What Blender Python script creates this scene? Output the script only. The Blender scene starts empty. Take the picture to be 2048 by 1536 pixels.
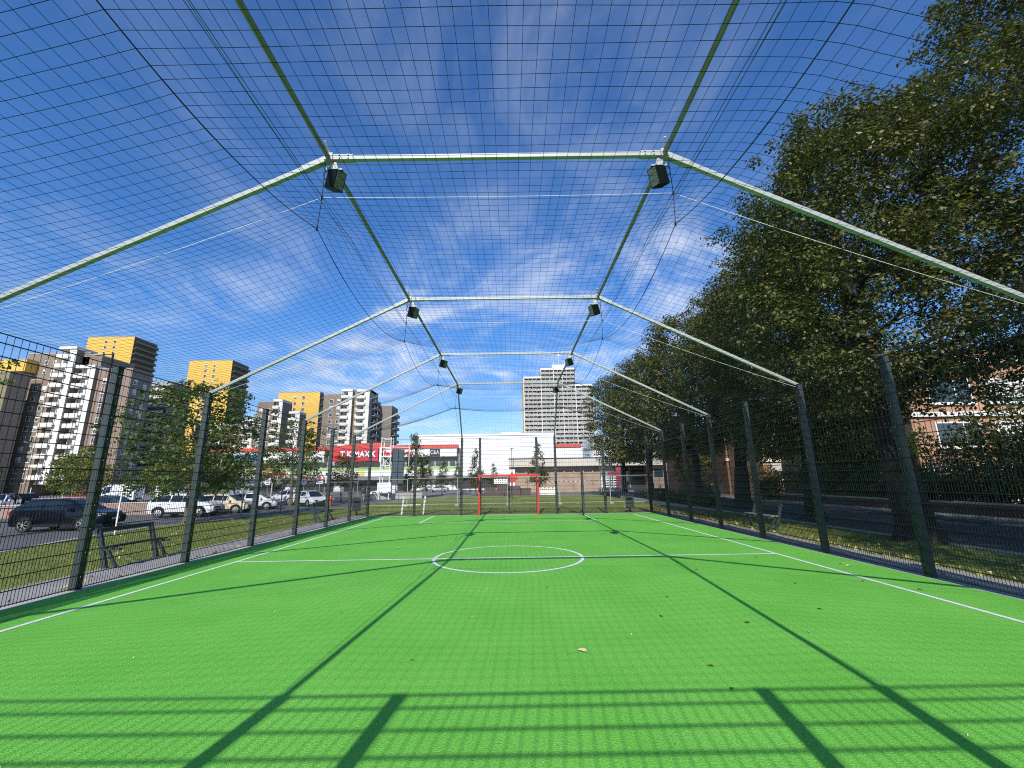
import bpy, math, random
import numpy as np
from mathutils import Vector, Matrix

# ------------------------------------------------------------------ camera, world, sun, exposure
scene = bpy.context.scene
CAM_H = 1.75
F_PX = 844.3                        # focal length in pixels of a 2048 wide frame
PITCH, ROLL, YAW = 0.2242, -0.015, -0.0028
cam_data = bpy.data.cameras.new('camera')
cam_data.sensor_width = 36.0
cam_data.lens = F_PX / 2048 * 36.0
cam_data.clip_start = 0.05
cam_data.clip_end = 3000
cam = bpy.data.objects.new('camera', cam_data)
scene.collection.objects.link(cam)
scene.camera = cam
cy, sy, cp, sp = math.cos(YAW), math.sin(YAW), math.cos(PITCH), math.sin(PITCH)
fwd = Vector((-sy * cp, cy * cp, sp)); right = Vector((cy, sy, 0)); up = right.cross(fwd)
cr, sr = math.cos(ROLL), math.sin(ROLL)
r2 = cr * right + sr * up; u2 = -sr * right + cr * up
cam.matrix_world = Matrix(((r2.x, u2.x, -fwd.x, 0), (r2.y, u2.y, -fwd.y, 0), (r2.z, u2.z, -fwd.z, CAM_H), (0, 0, 0, 1)))

SUN_DIR = Vector((1.2, 9.94, -6.48)).normalized()       # the way the light travels
SUN_EL = math.asin(-SUN_DIR.z)
SUN_AZ = math.atan2(-SUN_DIR.x, -SUN_DIR.y)              # compass angle of the sun from +Y, clockwise
sun_data = bpy.data.lights.new('sun', 'SUN')
sun_data.energy = 4.6
sun_data.angle = math.radians(0.35)
sun_data.color = (1.0, 0.95, 0.87)
sun = bpy.data.objects.new('sun', sun_data)
sun.rotation_euler = SUN_DIR.to_track_quat('-Z', 'Y').to_euler()
sun.location = (-20, -60, 60)
scene.collection.objects.link(sun)

world = bpy.data.worlds.new('World')
scene.world = world
world.use_nodes = True
wn, wl = world.node_tree.nodes, world.node_tree.links
for n in list(wn): wn.remove(n)
w_out = wn.new('ShaderNodeOutputWorld'); w_bg = wn.new('ShaderNodeBackground')
w_bg.inputs['Strength'].default_value = 0.128
w_sky = wn.new('ShaderNodeTexSky'); w_sky.sky_type = 'NISHITA'; w_sky.sun_disc = False
w_sky.sun_elevation = SUN_EL; w_sky.sun_rotation = SUN_AZ
w_sky.altitude = 60; w_sky.air_density = 1.0; w_sky.dust_density = 0.4; w_sky.ozone_density = 2.6
w_co = wn.new('ShaderNodeTexCoord')
w_sep = wn.new('ShaderNodeSeparateXYZ'); wl.new(w_co.outputs['Generated'], w_sep.inputs[0])
def wmath(op, a, b=None, clamp=False):
    n = wn.new('ShaderNodeMath'); n.operation = op; n.use_clamp = clamp
    for i, x in enumerate((a, b)):
        if x is None: continue
        if isinstance(x, (int, float)): n.inputs[i].default_value = x
        else: wl.new(x, n.inputs[i])
    return n.outputs[0]
zz = wmath('MAXIMUM', w_sep.outputs['Z'], 0.03)
zz = wmath('ADD', zz, 0.06)
px = wmath('DIVIDE', w_sep.outputs['X'], zz); py = wmath('DIVIDE', w_sep.outputs['Y'], zz)
def cirrus(sx, sy_, off, scale, detail, rough, dist, lo, hi):
    c = wn.new('ShaderNodeCombineXYZ')
    wl.new(wmath('MULTIPLY', px, sx), c.inputs[0]); wl.new(wmath('MULTIPLY', py, sy_), c.inputs[1]); c.inputs[2].default_value = off
    n = wn.new('ShaderNodeTexNoise'); n.inputs['Scale'].default_value = scale; n.inputs['Detail'].default_value = detail
    n.inputs['Roughness'].default_value = rough; n.inputs['Distortion'].default_value = dist
    wl.new(c.outputs[0], n.inputs['Vector'])
    r = wn.new('ShaderNodeMapRange'); r.inputs['From Min'].default_value = lo; r.inputs['From Max'].default_value = hi
    r.interpolation_type = 'SMOOTHSTEP'
    wl.new(n.outputs['Fac'], r.inputs['Value'])
    return r.outputs[0]
big = cirrus(0.62, 0.50, 3.3, 1.0, 4, 0.5, 1.2, 0.36, 0.66)
fine = cirrus(0.95, 0.72, 7.1, 1.5, 10, 0.57, 2.6, 0.34, 0.80)
wisp = cirrus(2.3, 1.4, 1.7, 1.3, 11, 0.62, 3.0, 0.42, 0.85)
cl = wmath('MULTIPLY', big, wmath('ADD', wmath('MULTIPLY', fine, 0.75), wmath('MULTIPLY', wisp, 0.45)))
# the cirrus lies in a broad swath straight ahead of the pitch and thins out towards the sides
ax = wmath('ABSOLUTE', wmath('SUBTRACT', w_sep.outputs['X'], 0.03))
side = wn.new('ShaderNodeMapRange'); side.inputs['From Min'].default_value = 0.28; side.inputs['From Max'].default_value = 0.66
side.inputs['To Min'].default_value = 1.0; side.inputs['To Max'].default_value = 0.30; side.interpolation_type = 'SMOOTHSTEP'
wl.new(ax, side.inputs['Value'])
cl = wmath('MULTIPLY', cl, side.outputs[0])
lowm = wn.new('ShaderNodeMapRange'); lowm.inputs['From Min'].default_value = 0.38; lowm.inputs['From Max'].default_value = 0.62
lowm.inputs['To Min'].default_value = 1.0; lowm.inputs['To Max'].default_value = 0.20
wl.new(w_sep.outputs['Z'], lowm.inputs['Value'])
cl = wmath('MULTIPLY', cl, lowm.outputs[0])
cl = wmath('MULTIPLY', cl, 1.25, True)
w_tint = wn.new('ShaderNodeMix'); w_tint.data_type = 'RGBA'; w_tint.blend_type = 'MULTIPLY'; w_tint.inputs['Factor'].default_value = 1.0
wl.new(w_sky.outputs[0], w_tint.inputs['A']); w_hor = wn.new('ShaderNodeMix'); w_hor.data_type = 'RGBA'        # deeper blue overhead, paler towards the horizon
w_hor.inputs['A'].default_value = (0.86, 0.92, 1.04, 1); w_hor.inputs['B'].default_value = (0.47, 0.88, 1.34, 1)
w_up = wn.new('ShaderNodeMapRange'); w_up.inputs['From Min'].default_value = 0.0; w_up.inputs['From Max'].default_value = 0.34
wl.new(w_sep.outputs['Z'], w_up.inputs['Value']); wl.new(w_up.outputs[0], w_hor.inputs['Factor']); wl.new(w_hor.outputs['Result'], w_tint.inputs['B'])
w_mix = wn.new('ShaderNodeMix'); w_mix.data_type = 'RGBA'
wl.new(cl, w_mix.inputs['Factor']); wl.new(w_tint.outputs['Result'], w_mix.inputs['A'])
w_mix.inputs['B'].default_value = (6.2, 6.7, 7.5, 1)
wl.new(w_mix.outputs['Result'], w_bg.inputs['Color']); wl.new(w_bg.outputs[0], w_out.inputs[0])

scene.view_settings.view_transform = 'Standard'
scene.view_settings.look = 'None'
scene.view_settings.gamma = 1.0
scene.view_settings.exposure = 0.15
scene.view_settings.use_curve_mapping = False
scene.cycles.use_denoising = False
scene.cycles.filter_width = 1.1
scene.cycles.sample_clamp_indirect = 4.0
scene.cycles.max_bounces = 6
scene.cycles.transparent_max_bounces = 16

rnd = random.Random(11)
COL = scene.collection

# ------------------------------------------------------------------ materials
MATS = {}
def mat(name, base, rough=0.6, var=0.12, scale=3.0, bump=0.0, bscale=40.0, metal=0.0, spec=0.5, coat=0.0, detail=5.0):
    """plain surface whose colour drifts a little in patches, with optional fine relief"""
    if name in MATS: return MATS[name]
    m = bpy.data.materials.new(name); m.use_nodes = True
    nt = m.node_tree; N, L = nt.nodes, nt.links
    b = N['Principled BSDF']
    b.inputs['Roughness'].default_value = rough; b.inputs['Metallic'].default_value = metal
    b.inputs['Specular IOR Level'].default_value = spec; b.inputs['Coat Weight'].default_value = coat
    co = N.new('ShaderNodeTexCoord')
    n = N.new('ShaderNodeTexNoise'); n.inputs['Scale'].default_value = scale; n.inputs['Detail'].default_value = detail
    L.new(co.outputs['Object'], n.inputs['Vector'])
    mx = N.new('ShaderNodeMix'); mx.data_type = 'RGBA'
    mx.inputs['A'].default_value = tuple(c * (1 - var) for c in base) + (1,)
    mx.inputs['B'].default_value = tuple(min(1, c * (1 + var)) for c in base) + (1,)
    L.new(n.outputs['Fac'], mx.inputs['Factor']); L.new(mx.outputs['Result'], b.inputs['Base Color'])
    if bump:
        n2 = N.new('ShaderNodeTexNoise'); n2.inputs['Scale'].default_value = bscale; n2.inputs['Detail'].default_value = 4
        L.new(co.outputs['Object'], n2.inputs['Vector'])
        bp = N.new('ShaderNodeBump'); bp.inputs['Strength'].default_value = bump; bp.inputs['Distance'].default_value = 0.02
        L.new(n2.outputs['Fac'], bp.inputs['Height']); L.new(bp.outputs[0], b.inputs['Normal'])
    MATS[name] = m
    return m

def two_tone(name, a, b_, scale, lo, hi, rough=0.9, scale2=60.0, mix2=0.35, bump=0.3, bscale=120.0, dist=0.01):
    """ground surface: two colours in large patches and a fine grain on top"""
    m = bpy.data.materials.new(name); m.use_nodes = True
    N, L = m.node_tree.nodes, m.node_tree.links
    b = N['Principled BSDF']; b.inputs['Roughness'].default_value = rough; b.inputs['Specular IOR Level'].default_value = 0.25
    co = N.new('ShaderNodeTexCoord')
    n = N.new('ShaderNodeTexNoise'); n.inputs['Scale'].default_value = scale; n.inputs['Detail'].default_value = 6
    n2 = N.new('ShaderNodeTexNoise'); n2.inputs['Scale'].default_value = scale2; n2.inputs['Detail'].default_value = 5; n2.inputs['Roughness'].default_value = 0.7
    for k in (n, n2): L.new(co.outputs['Object'], k.inputs['Vector'])
    r = N.new('ShaderNodeMapRange'); r.inputs['From Min'].default_value = lo; r.inputs['From Max'].default_value = hi
    L.new(n.outputs['Fac'], r.inputs['Value'])
    mx = N.new('ShaderNodeMix'); mx.data_type = 'RGBA'
    mx.inputs['A'].default_value = a + (1,); mx.inputs['B'].default_value = b_ + (1,)
    L.new(r.outputs[0], mx.inputs['Factor'])
    r2_ = N.new('ShaderNodeMapRange'); r2_.inputs['From Min'].default_value = 0.3; r2_.inputs['From Max'].default_value = 0.7
    r2_.inputs['To Min'].default_value = 1 - mix2; r2_.inputs['To Max'].default_value = 1 + mix2
    L.new(n2.outputs['Fac'], r2_.inputs['Value'])
    ml = N.new('ShaderNodeVectorMath'); ml.operation = 'SCALE'
    L.new(mx.outputs['Result'], ml.inputs[0]); L.new(r2_.outputs[0], ml.inputs['Scale'])
    L.new(ml.outputs[0], b.inputs['Base Color'])
    if bump:
        n3 = N.new('ShaderNodeTexNoise'); n3.inputs['Scale'].default_value = bscale; n3.inputs['Detail'].default_value = 3
        L.new(co.outputs['Object'], n3.inputs['Vector'])
        bp = N.new('ShaderNodeBump'); bp.inputs['Strength'].default_value = bump; bp.inputs['Distance'].default_value = dist
        L.new(n3.outputs['Fac'], bp.inputs['Height']); L.new(bp.outputs[0], b.inputs['Normal'])
    MATS[name] = m
    return m

def brick_mat(name, c1, c2, mortar, bw=0.24, bh=0.075, msize=0.012, horizontal=False, rough=0.85):
    """bricks or slabs laid over a wall (x+y across, z up) or over the ground (x, y)"""
    m = bpy.data.materials.new(name); m.use_nodes = True
    N, L = m.node_tree.nodes, m.node_tree.links
    b = N['Principled BSDF']; b.inputs['Roughness'].default_value = rough; b.inputs['Specular IOR Level'].default_value = 0.25
    co = N.new('ShaderNodeTexCoord'); sp_ = N.new('ShaderNodeSeparateXYZ'); L.new(co.outputs['Object'], sp_.inputs[0])
    cb = N.new('ShaderNodeCombineXYZ')
    if horizontal:
        L.new(sp_.outputs['X'], cb.inputs[0]); L.new(sp_.outputs['Y'], cb.inputs[1])
    else:
        ad = N.new('ShaderNodeMath'); ad.operation = 'ADD'
        L.new(sp_.outputs['X'], ad.inputs[0]); L.new(sp_.outputs['Y'], ad.inputs[1])
        L.new(ad.outputs[0], cb.inputs[0]); L.new(sp_.outputs['Z'], cb.inputs[1])
    t = N.new('ShaderNodeTexBrick'); t.inputs['Scale'].default_value = 1.0
    t.inputs['Brick Width'].default_value = bw; t.inputs['Row Height'].default_value = bh; t.inputs['Mortar Size'].default_value = msize
    t.inputs['Color1'].default_value = c1 + (1,); t.inputs['Color2'].default_value = c2 + (1,); t.inputs['Mortar'].default_value = mortar + (1,)
    L.new(cb.outputs[0], t.inputs['Vector'])
    n = N.new('ShaderNodeTexNoise'); n.inputs['Scale'].default_value = 0.8; n.inputs['Detail'].default_value = 6
    L.new(co.outputs['Object'], n.inputs['Vector'])
    r = N.new('ShaderNodeMapRange'); r.inputs['To Min'].default_value = 0.72; r.inputs['To Max'].default_value = 1.25
    L.new(n.outputs['Fac'], r.inputs['Value'])
    ml = N.new('ShaderNodeVectorMath'); ml.operation = 'SCALE'
    L.new(t.outputs['Color'], ml.inputs[0]); L.new(r.outputs[0], ml.inputs['Scale']); L.new(ml.outputs[0], b.inputs['Base Color'])
    MATS[name] = m
    return m

def panel_mat(name, base, dark, step=0.35, rough=0.5, axis='X', width=0.06):
    """sheet cladding with narrow ribs or joints every STEP metres"""
    m = bpy.data.materials.new(name); m.use_nodes = True
    N, L = m.node_tree.nodes, m.node_tree.links
    b = N['Principled BSDF']; b.inputs['Roughness'].default_value = rough
    co = N.new('ShaderNodeTexCoord'); sp_ = N.new('ShaderNodeSeparateXYZ'); L.new(co.outputs['Object'], sp_.inputs[0])
    md = N.new('ShaderNodeMath'); md.operation = 'PINGPONG'; md.inputs[1].default_value = step / 2
    if axis == 'X':
        ad = N.new('ShaderNodeMath'); ad.operation = 'ADD'
        L.new(sp_.outputs['X'], ad.inputs[0]); L.new(sp_.outputs['Y'], ad.inputs[1]); L.new(ad.outputs[0], md.inputs[0])
    else: L.new(sp_.outputs[axis], md.inputs[0])
    r = N.new('ShaderNodeMapRange'); r.inputs['From Min'].default_value = 0; r.inputs['From Max'].default_value = width
    L.new(md.outputs[0], r.inputs['Value'])
    n = N.new('ShaderNodeTexNoise'); n.inputs['Scale'].default_value = 0.5; n.inputs['Detail'].default_value = 6
    L.new(co.outputs['Object'], n.inputs['Vector'])
    r3 = N.new('ShaderNodeMapRange'); r3.inputs['To Min'].default_value = 0.85; r3.inputs['To Max'].default_value = 1.12
    L.new(n.outputs['Fac'], r3.inputs['Value'])
    mx = N.new('ShaderNodeMix'); mx.data_type = 'RGBA'
    mx.inputs['A'].default_value = dark + (1,); mx.inputs['B'].default_value = base + (1,)
    L.new(r.outputs[0], mx.inputs['Factor'])
    ml = N.new('ShaderNodeVectorMath'); ml.operation = 'SCALE'
    L.new(mx.outputs['Result'], ml.inputs[0]); L.new(r3.outputs[0], ml.inputs['Scale']); L.new(ml.outputs[0], b.inputs['Base Color'])
    MATS[name] = m
    return m

def leaf_mat(name, cols, trans=0.3):
    """leaves whose colour differs from leaf to leaf"""
    m = bpy.data.materials.new(name); m.use_nodes = True
    N, L = m.node_tree.nodes, m.node_tree.links
    b = N['Principled BSDF']; b.inputs['Roughness'].default_value = 0.45; b.inputs['Specular IOR Level'].default_value = 0.45
    g = N.new('ShaderNodeNewGeometry')
    ra = N.new('ShaderNodeValToRGB'); ra.color_ramp.interpolation = 'LINEAR'
    el = ra.color_ramp.elements
    while len(el) < len(cols): el.new(0.5)
    for i, (p, c) in enumerate(cols): el[i].position = p; el[i].color = c + (1,)
    at_ = N.new('ShaderNodeAttribute'); at_.attribute_name = 'tone'
    m1 = N.new('ShaderNodeMath'); m1.operation = 'MULTIPLY'; m1.inputs[1].default_value = .62; L.new(g.outputs['Random Per Island'], m1.inputs[0])
    m2 = N.new('ShaderNodeMath'); m2.operation = 'MULTIPLY_ADD'; m2.inputs[1].default_value = .42; L.new(at_.outputs['Fac'], m2.inputs[0]); L.new(m1.outputs[0], m2.inputs[2])
    L.new(m2.outputs[0], ra.inputs[0])
    L.new(ra.outputs[0], b.inputs['Base Color'])
    tr = N.new('ShaderNodeBsdfTranslucent'); sc_ = N.new('ShaderNodeVectorMath'); sc_.operation = 'MULTIPLY'
    sc_.inputs[1].default_value = (1.3, 1.5, 0.6); L.new(ra.outputs[0], sc_.inputs[0]); L.new(sc_.outputs[0], tr.inputs['Color'])
    mx = N.new('ShaderNodeMixShader'); mx.inputs[0].default_value = trans
    L.new(b.outputs[0], mx.inputs[1]); L.new(tr.outputs[0], mx.inputs[2]); L.new(mx.outputs[0], N['Material Output'].inputs['Surface'])
    MATS[name] = m
    return m

M = {}
M['turf'] = two_tone('turf_green', (0.142, 0.478, 0.056), (0.178, 0.540, 0.074), 0.9, 0.3, 0.7, rough=0.95, scale2=55.0, mix2=0.34, bump=0.5, bscale=90.0, dist=0.02)
M['line'] = mat('line_white', (0.80, 0.84, 0.80), 0.9, 0.08, 60, 0.4, 260)
M['path'] = two_tone('path_concrete', (0.30, 0.285, 0.27), (0.37, 0.355, 0.335), 1.2, 0.35, 0.65, scale2=40, mix2=0.12, bump=0.2, bscale=80)
M['kerb'] = mat('kerb_concrete', (0.46, 0.44, 0.41), 0.9, 0.15, 2.5, 0.2, 60)
M['asphalt'] = two_tone('asphalt_grey', (0.105, 0.105, 0.108), (0.145, 0.143, 0.142), 0.35, 0.3, 0.7, scale2=70, mix2=0.25, bump=0.25, bscale=160)
M['road'] = two_tone('road_asphalt', (0.050, 0.052, 0.056), (0.072, 0.073, 0.076), 0.3, 0.3, 0.7, scale2=80, mix2=0.25, bump=0.25, bscale=160)
M['plaza'] = brick_mat('plaza_slabs', (0.26, 0.24, 0.23), (0.22, 0.205, 0.20), (0.16, 0.15, 0.14), 0.8, 0.4, 0.02, True)
M['lawn'] = two_tone('lawn_soil', (0.205, 0.245, 0.055), (0.275, 0.295, 0.085), 0.5, 0.3, 0.7, scale2=22, mix2=0.35, bump=0.6, bscale=60, dist=0.03)
M['dirt'] = two_tone('bare_soil', (0.27, 0.20, 0.125), (0.20, 0.15, 0.095), 0.8, 0.3, 0.7, scale2=30, mix2=0.25, bump=0.4, bscale=70)
M['ground'] = two_tone('ground_mixed', (0.135, 0.132, 0.128), (0.17, 0.165, 0.155), 0.05, 0.35, 0.65, scale2=12, mix2=0.2, bump=0.1, bscale=50)
M['post'] = mat('post_paint', (0.033, 0.047, 0.047), 0.42, 0.12, 6, 0.05, 200, spec=0.5)
M['wire'] = mat('mesh_wire', (0.011, 0.018, 0.016), 0.5, 0.15, 8, spec=0.35)
M['cord'] = mat('net_cord', (0.010, 0.014, 0.016), 0.8, 0.1, 20)
M['tube'] = mat('darker_galvanised_tube', (0.24, 0.255, 0.25), 0.45, 0.12, 7, 0.04, 90, metal=0.2)  # darker galvanised tone for the purlins and hip rafters
M['steel'] = mat('galvanised_steel', (0.36, 0.385, 0.37), 0.5, 0.12, 7, 0.04, 90, metal=0.1, spec=0.35)
M['whitecable'] = mat('white_cable', (0.78, 0.78, 0.76), 0.5, 0.05, 5)
M['black'] = mat('black_housing', (0.004, 0.008, 0.005), 0.55, 0.1, 12, spec=0.12)
M['lens'] = mat('lamp_lens', (0.12, 0.15, 0.11), 0.35, 0.05, 12, spec=0.4)
M['red'] = mat('red_paint', (0.52, 0.035, 0.030), 0.35, 0.12, 9, 0.05, 150)
M['white'] = mat('white_paint', (0.74, 0.73, 0.70), 0.5, 0.06, 3)
M['dark'] = mat('dark_interior', (0.020, 0.021, 0.023), 0.5, 0.2, 3)
M['glass'] = mat('window_glass', (0.035, 0.045, 0.055), 0.06, 0.25, 0.9, spec=0.9)
M['glasslight'] = mat('window_glass_pale', (0.20, 0.25, 0.30), 0.08, 0.25, 1.1, spec=0.9)
M['blind'] = mat('window_blind', (0.58, 0.57, 0.53), 0.6, 0.08, 2)
M['bark'] = two_tone('bark', (0.026, 0.022, 0.018), (0.050, 0.042, 0.034), 4, 0.35, 0.65, scale2=26, mix2=0.4, bump=0.9, bscale=18, dist=0.05)
M['barkpale'] = two_tone('bark_pale', (0.17, 0.145, 0.11), (0.11, 0.092, 0.072), 5, 0.35, 0.65, scale2=30, mix2=0.3, bump=0.6, bscale=24, dist=0.03)
M['linden'] = leaf_mat('linden_leaf', [(0.0, (0.034, 0.048, 0.015)), (0.40, (0.082, 0.094, 0.026)), (0.75, (0.150, 0.150, 0.040)), (0.93, (0.205, 0.165, 0.046)), (1.0, (0.24, 0.13, 0.036))], 0.22)
M['maple'] = leaf_mat('maple_leaf', [(0.0, (0.040, 0.085, 0.018)), (0.5, (0.085, 0.135, 0.026)), (0.85, (0.150, 0.180, 0.034)), (1.0, (0.26, 0.20, 0.035))], 0.35)
M['young'] = leaf_mat('young_leaf', [(0.0, (0.075, 0.105, 0.020)), (0.5, (0.14, 0.165, 0.028)), (0.85, (0.22, 0.21, 0.035)), (1.0, (0.33, 0.22, 0.03))], 0.35)
M['hornbeam'] = leaf_mat('hornbeam_leaf', [(0.0, (0.040, 0.062, 0.016)), (0.5, (0.085, 0.100, 0.022)), (0.8, (0.15, 0.115, 0.028)), (1.0, (0.22, 0.11, 0.028))], 0.3)
M['rusty'] = leaf_mat('rusty_leaf', [(0.0, (0.070, 0.060, 0.018)), (0.5, (0.130, 0.085, 0.022)), (1.0, (0.20, 0.10, 0.025))], 0.3)
M['hedge'] = leaf_mat('hedge_leaf', [(0.0, (0.034, 0.052, 0.015)), (0.5, (0.090, 0.108, 0.026)), (0.85, (0.200, 0.180, 0.036)), (1.0, (0.32, 0.22, 0.04))], 0.3)
M['blade'] = leaf_mat('grass_blade', [(0.0, (0.120, 0.160, 0.030)), (0.6, (0.190, 0.215, 0.046)), (1.0, (0.28, 0.25, 0.09))], 0.25)
M['dryleaf'] = leaf_mat('dry_leaf', [(0.0, (0.30, 0.20, 0.06)), (0.5, (0.50, 0.40, 0.16)), (1.0, (0.62, 0.56, 0.34))], 0.1)
M['deadleaf'] = mat('dead_leaf', (0.10, 0.060, 0.025), 0.8, 0.3, 30)
M['paleleaf'] = mat('pale_dry_leaf', (0.62, 0.47, 0.27), 0.75, 0.2, 25)

# ------------------------------------------------------------------ mesh helpers
class MB:
    """collects shapes and links them as ONE mesh object"""
    def __init__(s): s.v = []; s.f = []; s.m = []
    def add(s, vs, fs, mi=0):
        o = len(s.v); s.v += [tuple(p) for p in vs]
        for f in fs: s.f.append(tuple(i + o for i in f)); s.m.append(mi)
    def box(s, x0, x1, y0, y1, z0, z1, mi=0):
        s.add([(x0, y0, z0), (x1, y0, z0), (x1, y1, z0), (x0, y1, z0), (x0, y0, z1), (x1, y0, z1), (x1, y1, z1), (x0, y1, z1)],
              [(0, 3, 2, 1), (4, 5, 6, 7), (0, 1, 5, 4), (1, 2, 6, 5), (2, 3, 7, 6), (3, 0, 4, 7)], mi)
    def bar(s, p, q, w, h, mi=0, upv=(0, 0, 1)):
        p, q = Vector(p), Vector(q); d = (q - p).normalized(); u = Vector(upv)
        if abs(d.dot(u)) > 0.98: u = Vector((0, 1, 0))
        sx = d.cross(u).normalized(); sz = sx.cross(d)
        vs = []
        for c in (p, q):
            for a, b in ((-1, -1), (1, -1), (1, 1), (-1, 1)): vs.append(c + sx * (a * w / 2) + sz * (b * h / 2))
        s.add(vs, [(0, 1, 2, 3), (7, 6, 5, 4), (0, 4, 5, 1), (1, 5, 6, 2), (2, 6, 7, 3), (3, 7, 4, 0)], mi)
    def tube(s, pts, r, n=6, mi=0, cap=True):
        pts = [Vector(p) for p in pts]; k = len(pts)
        rs = r if isinstance(r, (list, tuple)) else [r] * k
        vs, fs = [], []
        ref = Vector((0.13, 0.31, 1)).normalized()
        for i, p in enumerate(pts):
            d = (pts[min(i + 1, k - 1)] - pts[max(i - 1, 0)]).normalized()
            u = ref if abs(d.dot(ref)) < 0.95 else Vector((1, 0, 0))
            a = d.cross(u).normalized(); b = a.cross(d)
            for j in range(n):
                t = 2 * math.pi * j / n
                vs.append(p + (a * math.cos(t) + b * math.sin(t)) * rs[i])
        for i in range(k - 1):
            for j in range(n):
                fs.append((i * n + j, i * n + (j + 1) % n, (i + 1) * n + (j + 1) % n, (i + 1) * n + j))
        if cap: fs.append(tuple(range(n - 1, -1, -1))); fs.append(tuple((k - 1) * n + j for j in range(n)))
        s.add(vs, fs, mi)
    def disc(s, c, axis, r, t, n=20, mi=0):
        c, a = Vector(c), Vector(axis).normalized(); s.tube([c - a * t / 2, c + a * t / 2], r, n, mi)
    def sheet(s, pts, z=None, mi=0):
        vs = [(p[0], p[1], p[2] if z is None else z) for p in pts]; s.add(vs, [tuple(range(len(vs)))], mi)
    def slab(s, pts, z0, z1, mi=0):
        n = len(pts); vs = [(p[0], p[1], z0) for p in pts] + [(p[0], p[1], z1) for p in pts]
        s.add(vs, [tuple(range(n - 1, -1, -1)), tuple(range(n, 2 * n))] + [(i, (i + 1) % n, n + (i + 1) % n, n + i) for i in range(n)], mi)
    def prism_y(s, pts, y0, y1, mi=0):                              # polygon in x,z pushed along y
        n = len(pts); vs = [(p[0], y0, p[1]) for p in pts] + [(p[0], y1, p[1]) for p in pts]
        s.add(vs, [tuple(range(n)), tuple(range(2 * n - 1, n - 1, -1))] + [((i + 1) % n, i, n + i, n + (i + 1) % n) for i in range(n)], mi)
    def mesh(s, name, mats, smooth=None):
        me = bpy.data.meshes.new(name); me.from_pydata(s.v, [], s.f)
        for m in (mats if isinstance(mats, (list, tuple)) else [mats]): me.materials.append(m)
        if any(s.m): me.polygons.foreach_set('material_index', s.m)
        if smooth is not None:
            me.polygons.foreach_set('use_smooth', [True] * len(s.f)); me.set_sharp_from_angle(angle=math.radians(smooth))
        me.update()
        return me
    def build(s, name, mats, parent=None, smooth=None, loc=None, rz=0.0):
        o = bpy.data.objects.new(name, s.mesh(name, mats, smooth)); COL.objects.link(o)
        if parent: o.parent = parent
        if loc: o.location = loc
        if rz: o.rotation_euler = (0, 0, rz)
        return o

def tag(o, label=None, cat=None, group=None, kind=None):
    if label: o['label'] = label
    if cat: o['category'] = cat
    if group: o['group'] = group
    if kind: o['kind'] = kind
    return o
def thing(name, label, cat, loc=(0, 0, 0), rz=0.0, group=None):
    o = bpy.data.objects.new(name, None); COL.objects.link(o); o.empty_display_size = 0.3
    o.location = loc; o.rotation_euler = (0, 0, rz)
    return tag(o, label, cat, group, 'thing')
def link_mesh(name, me, parent=None, loc=(0, 0, 0), rz=0.0, scale=None):
    o = bpy.data.objects.new(name, me); COL.objects.link(o); o.parent = parent
    o.location = loc; o.rotation_euler = (0, 0, rz)
    if scale: o.scale = scale
    return o
def copy_tree(o, parent=None):
    c = o.copy(); COL.objects.link(c)
    if parent: c.parent = parent
    for ch in list(o.children): copy_tree(ch, c)
    return c
def structure(o): o['kind'] = 'structure'; return o
def text_part(name, body, size, m, parent, loc, rx=90.0, rz=0.0, extrude=0.03, align='CENTER', shear=0.0, sx=1.0, bold=0.0):
    cu = bpy.data.curves.new(name, 'FONT'); cu.body = body; cu.size = size; cu.extrude = extrude; cu.align_x = align; cu.align_y = 'CENTER'
    cu.shear = shear; cu.offset = bold; cu.materials.append(m)
    tmp = bpy.data.objects.new(name, cu); COL.objects.link(tmp)
    me = bpy.data.meshes.new_from_object(tmp.evaluated_get(bpy.context.evaluated_depsgraph_get()))
    bpy.data.objects.remove(tmp); bpy.data.curves.remove(cu); me.name = name
    if not me.materials: me.materials.append(m)
    o = link_mesh(name, me, parent, loc); o.rotation_euler = (math.radians(rx), 0, math.radians(rz)); o.scale = (sx, 1, 1)
    return o

# ------------------------------------------------------------------ the ground
XL, XR = -7.62, 7.28                     # fence lines of the cage
YN, YF = -2.15, 23.05                    # end fences
FR = [0.37, 5.41, 10.45, 15.49, 20.53]   # roof frames
KXA, KXB, KZ = -2.66, 2.34, 6.48         # the two bends of every frame
BAY = 2.52

GZ = -0.5                                # the car park and the streets lie half a metre below the pitch
g = MB(); g.sheet([(-900, -300), (900, -300), (900, 1500), (-900, 1500)], GZ - .02); structure(g.build('ground', M['ground']))
g = MB(); g.sheet([(-95, -40), (-12, -40), (-12, 69), (-95, 69)], GZ - .006); structure(g.build('car_park', M['asphalt']))
g = MB(); g.sheet([(-95, 69.003), (-12, 69.003), (-12, 50), (45, 50), (45, 120), (-95, 120)], GZ - .003); structure(g.build('plaza', M['plaza']))
g = MB(); g.slab([(11.3, -60), (18.4, -60), (18.4, 60), (13.5, 60), (11.3, 45)], GZ - .1, -0.056); structure(g.build('road', M['road']))
g = MB(); g.slab([(18.4, -60), (19.5, -60), (19.5, 66), (18.4, 66)], GZ - .1, 0.04); structure(g.build('pavement', M['path']))
g = MB(); g.slab([(19.503, -60), (80, -60), (80, 66), (19.503, 66)], GZ - .1, 0.0); structure(g.build('school_yard', M['dirt']))
g = MB(); g.slab([(11.12, -60), (11.297, -60), (11.297, 45), (11.12, 45)], GZ - .1, 0.03); structure(g.build('road_kerb', M['kerb']))
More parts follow.
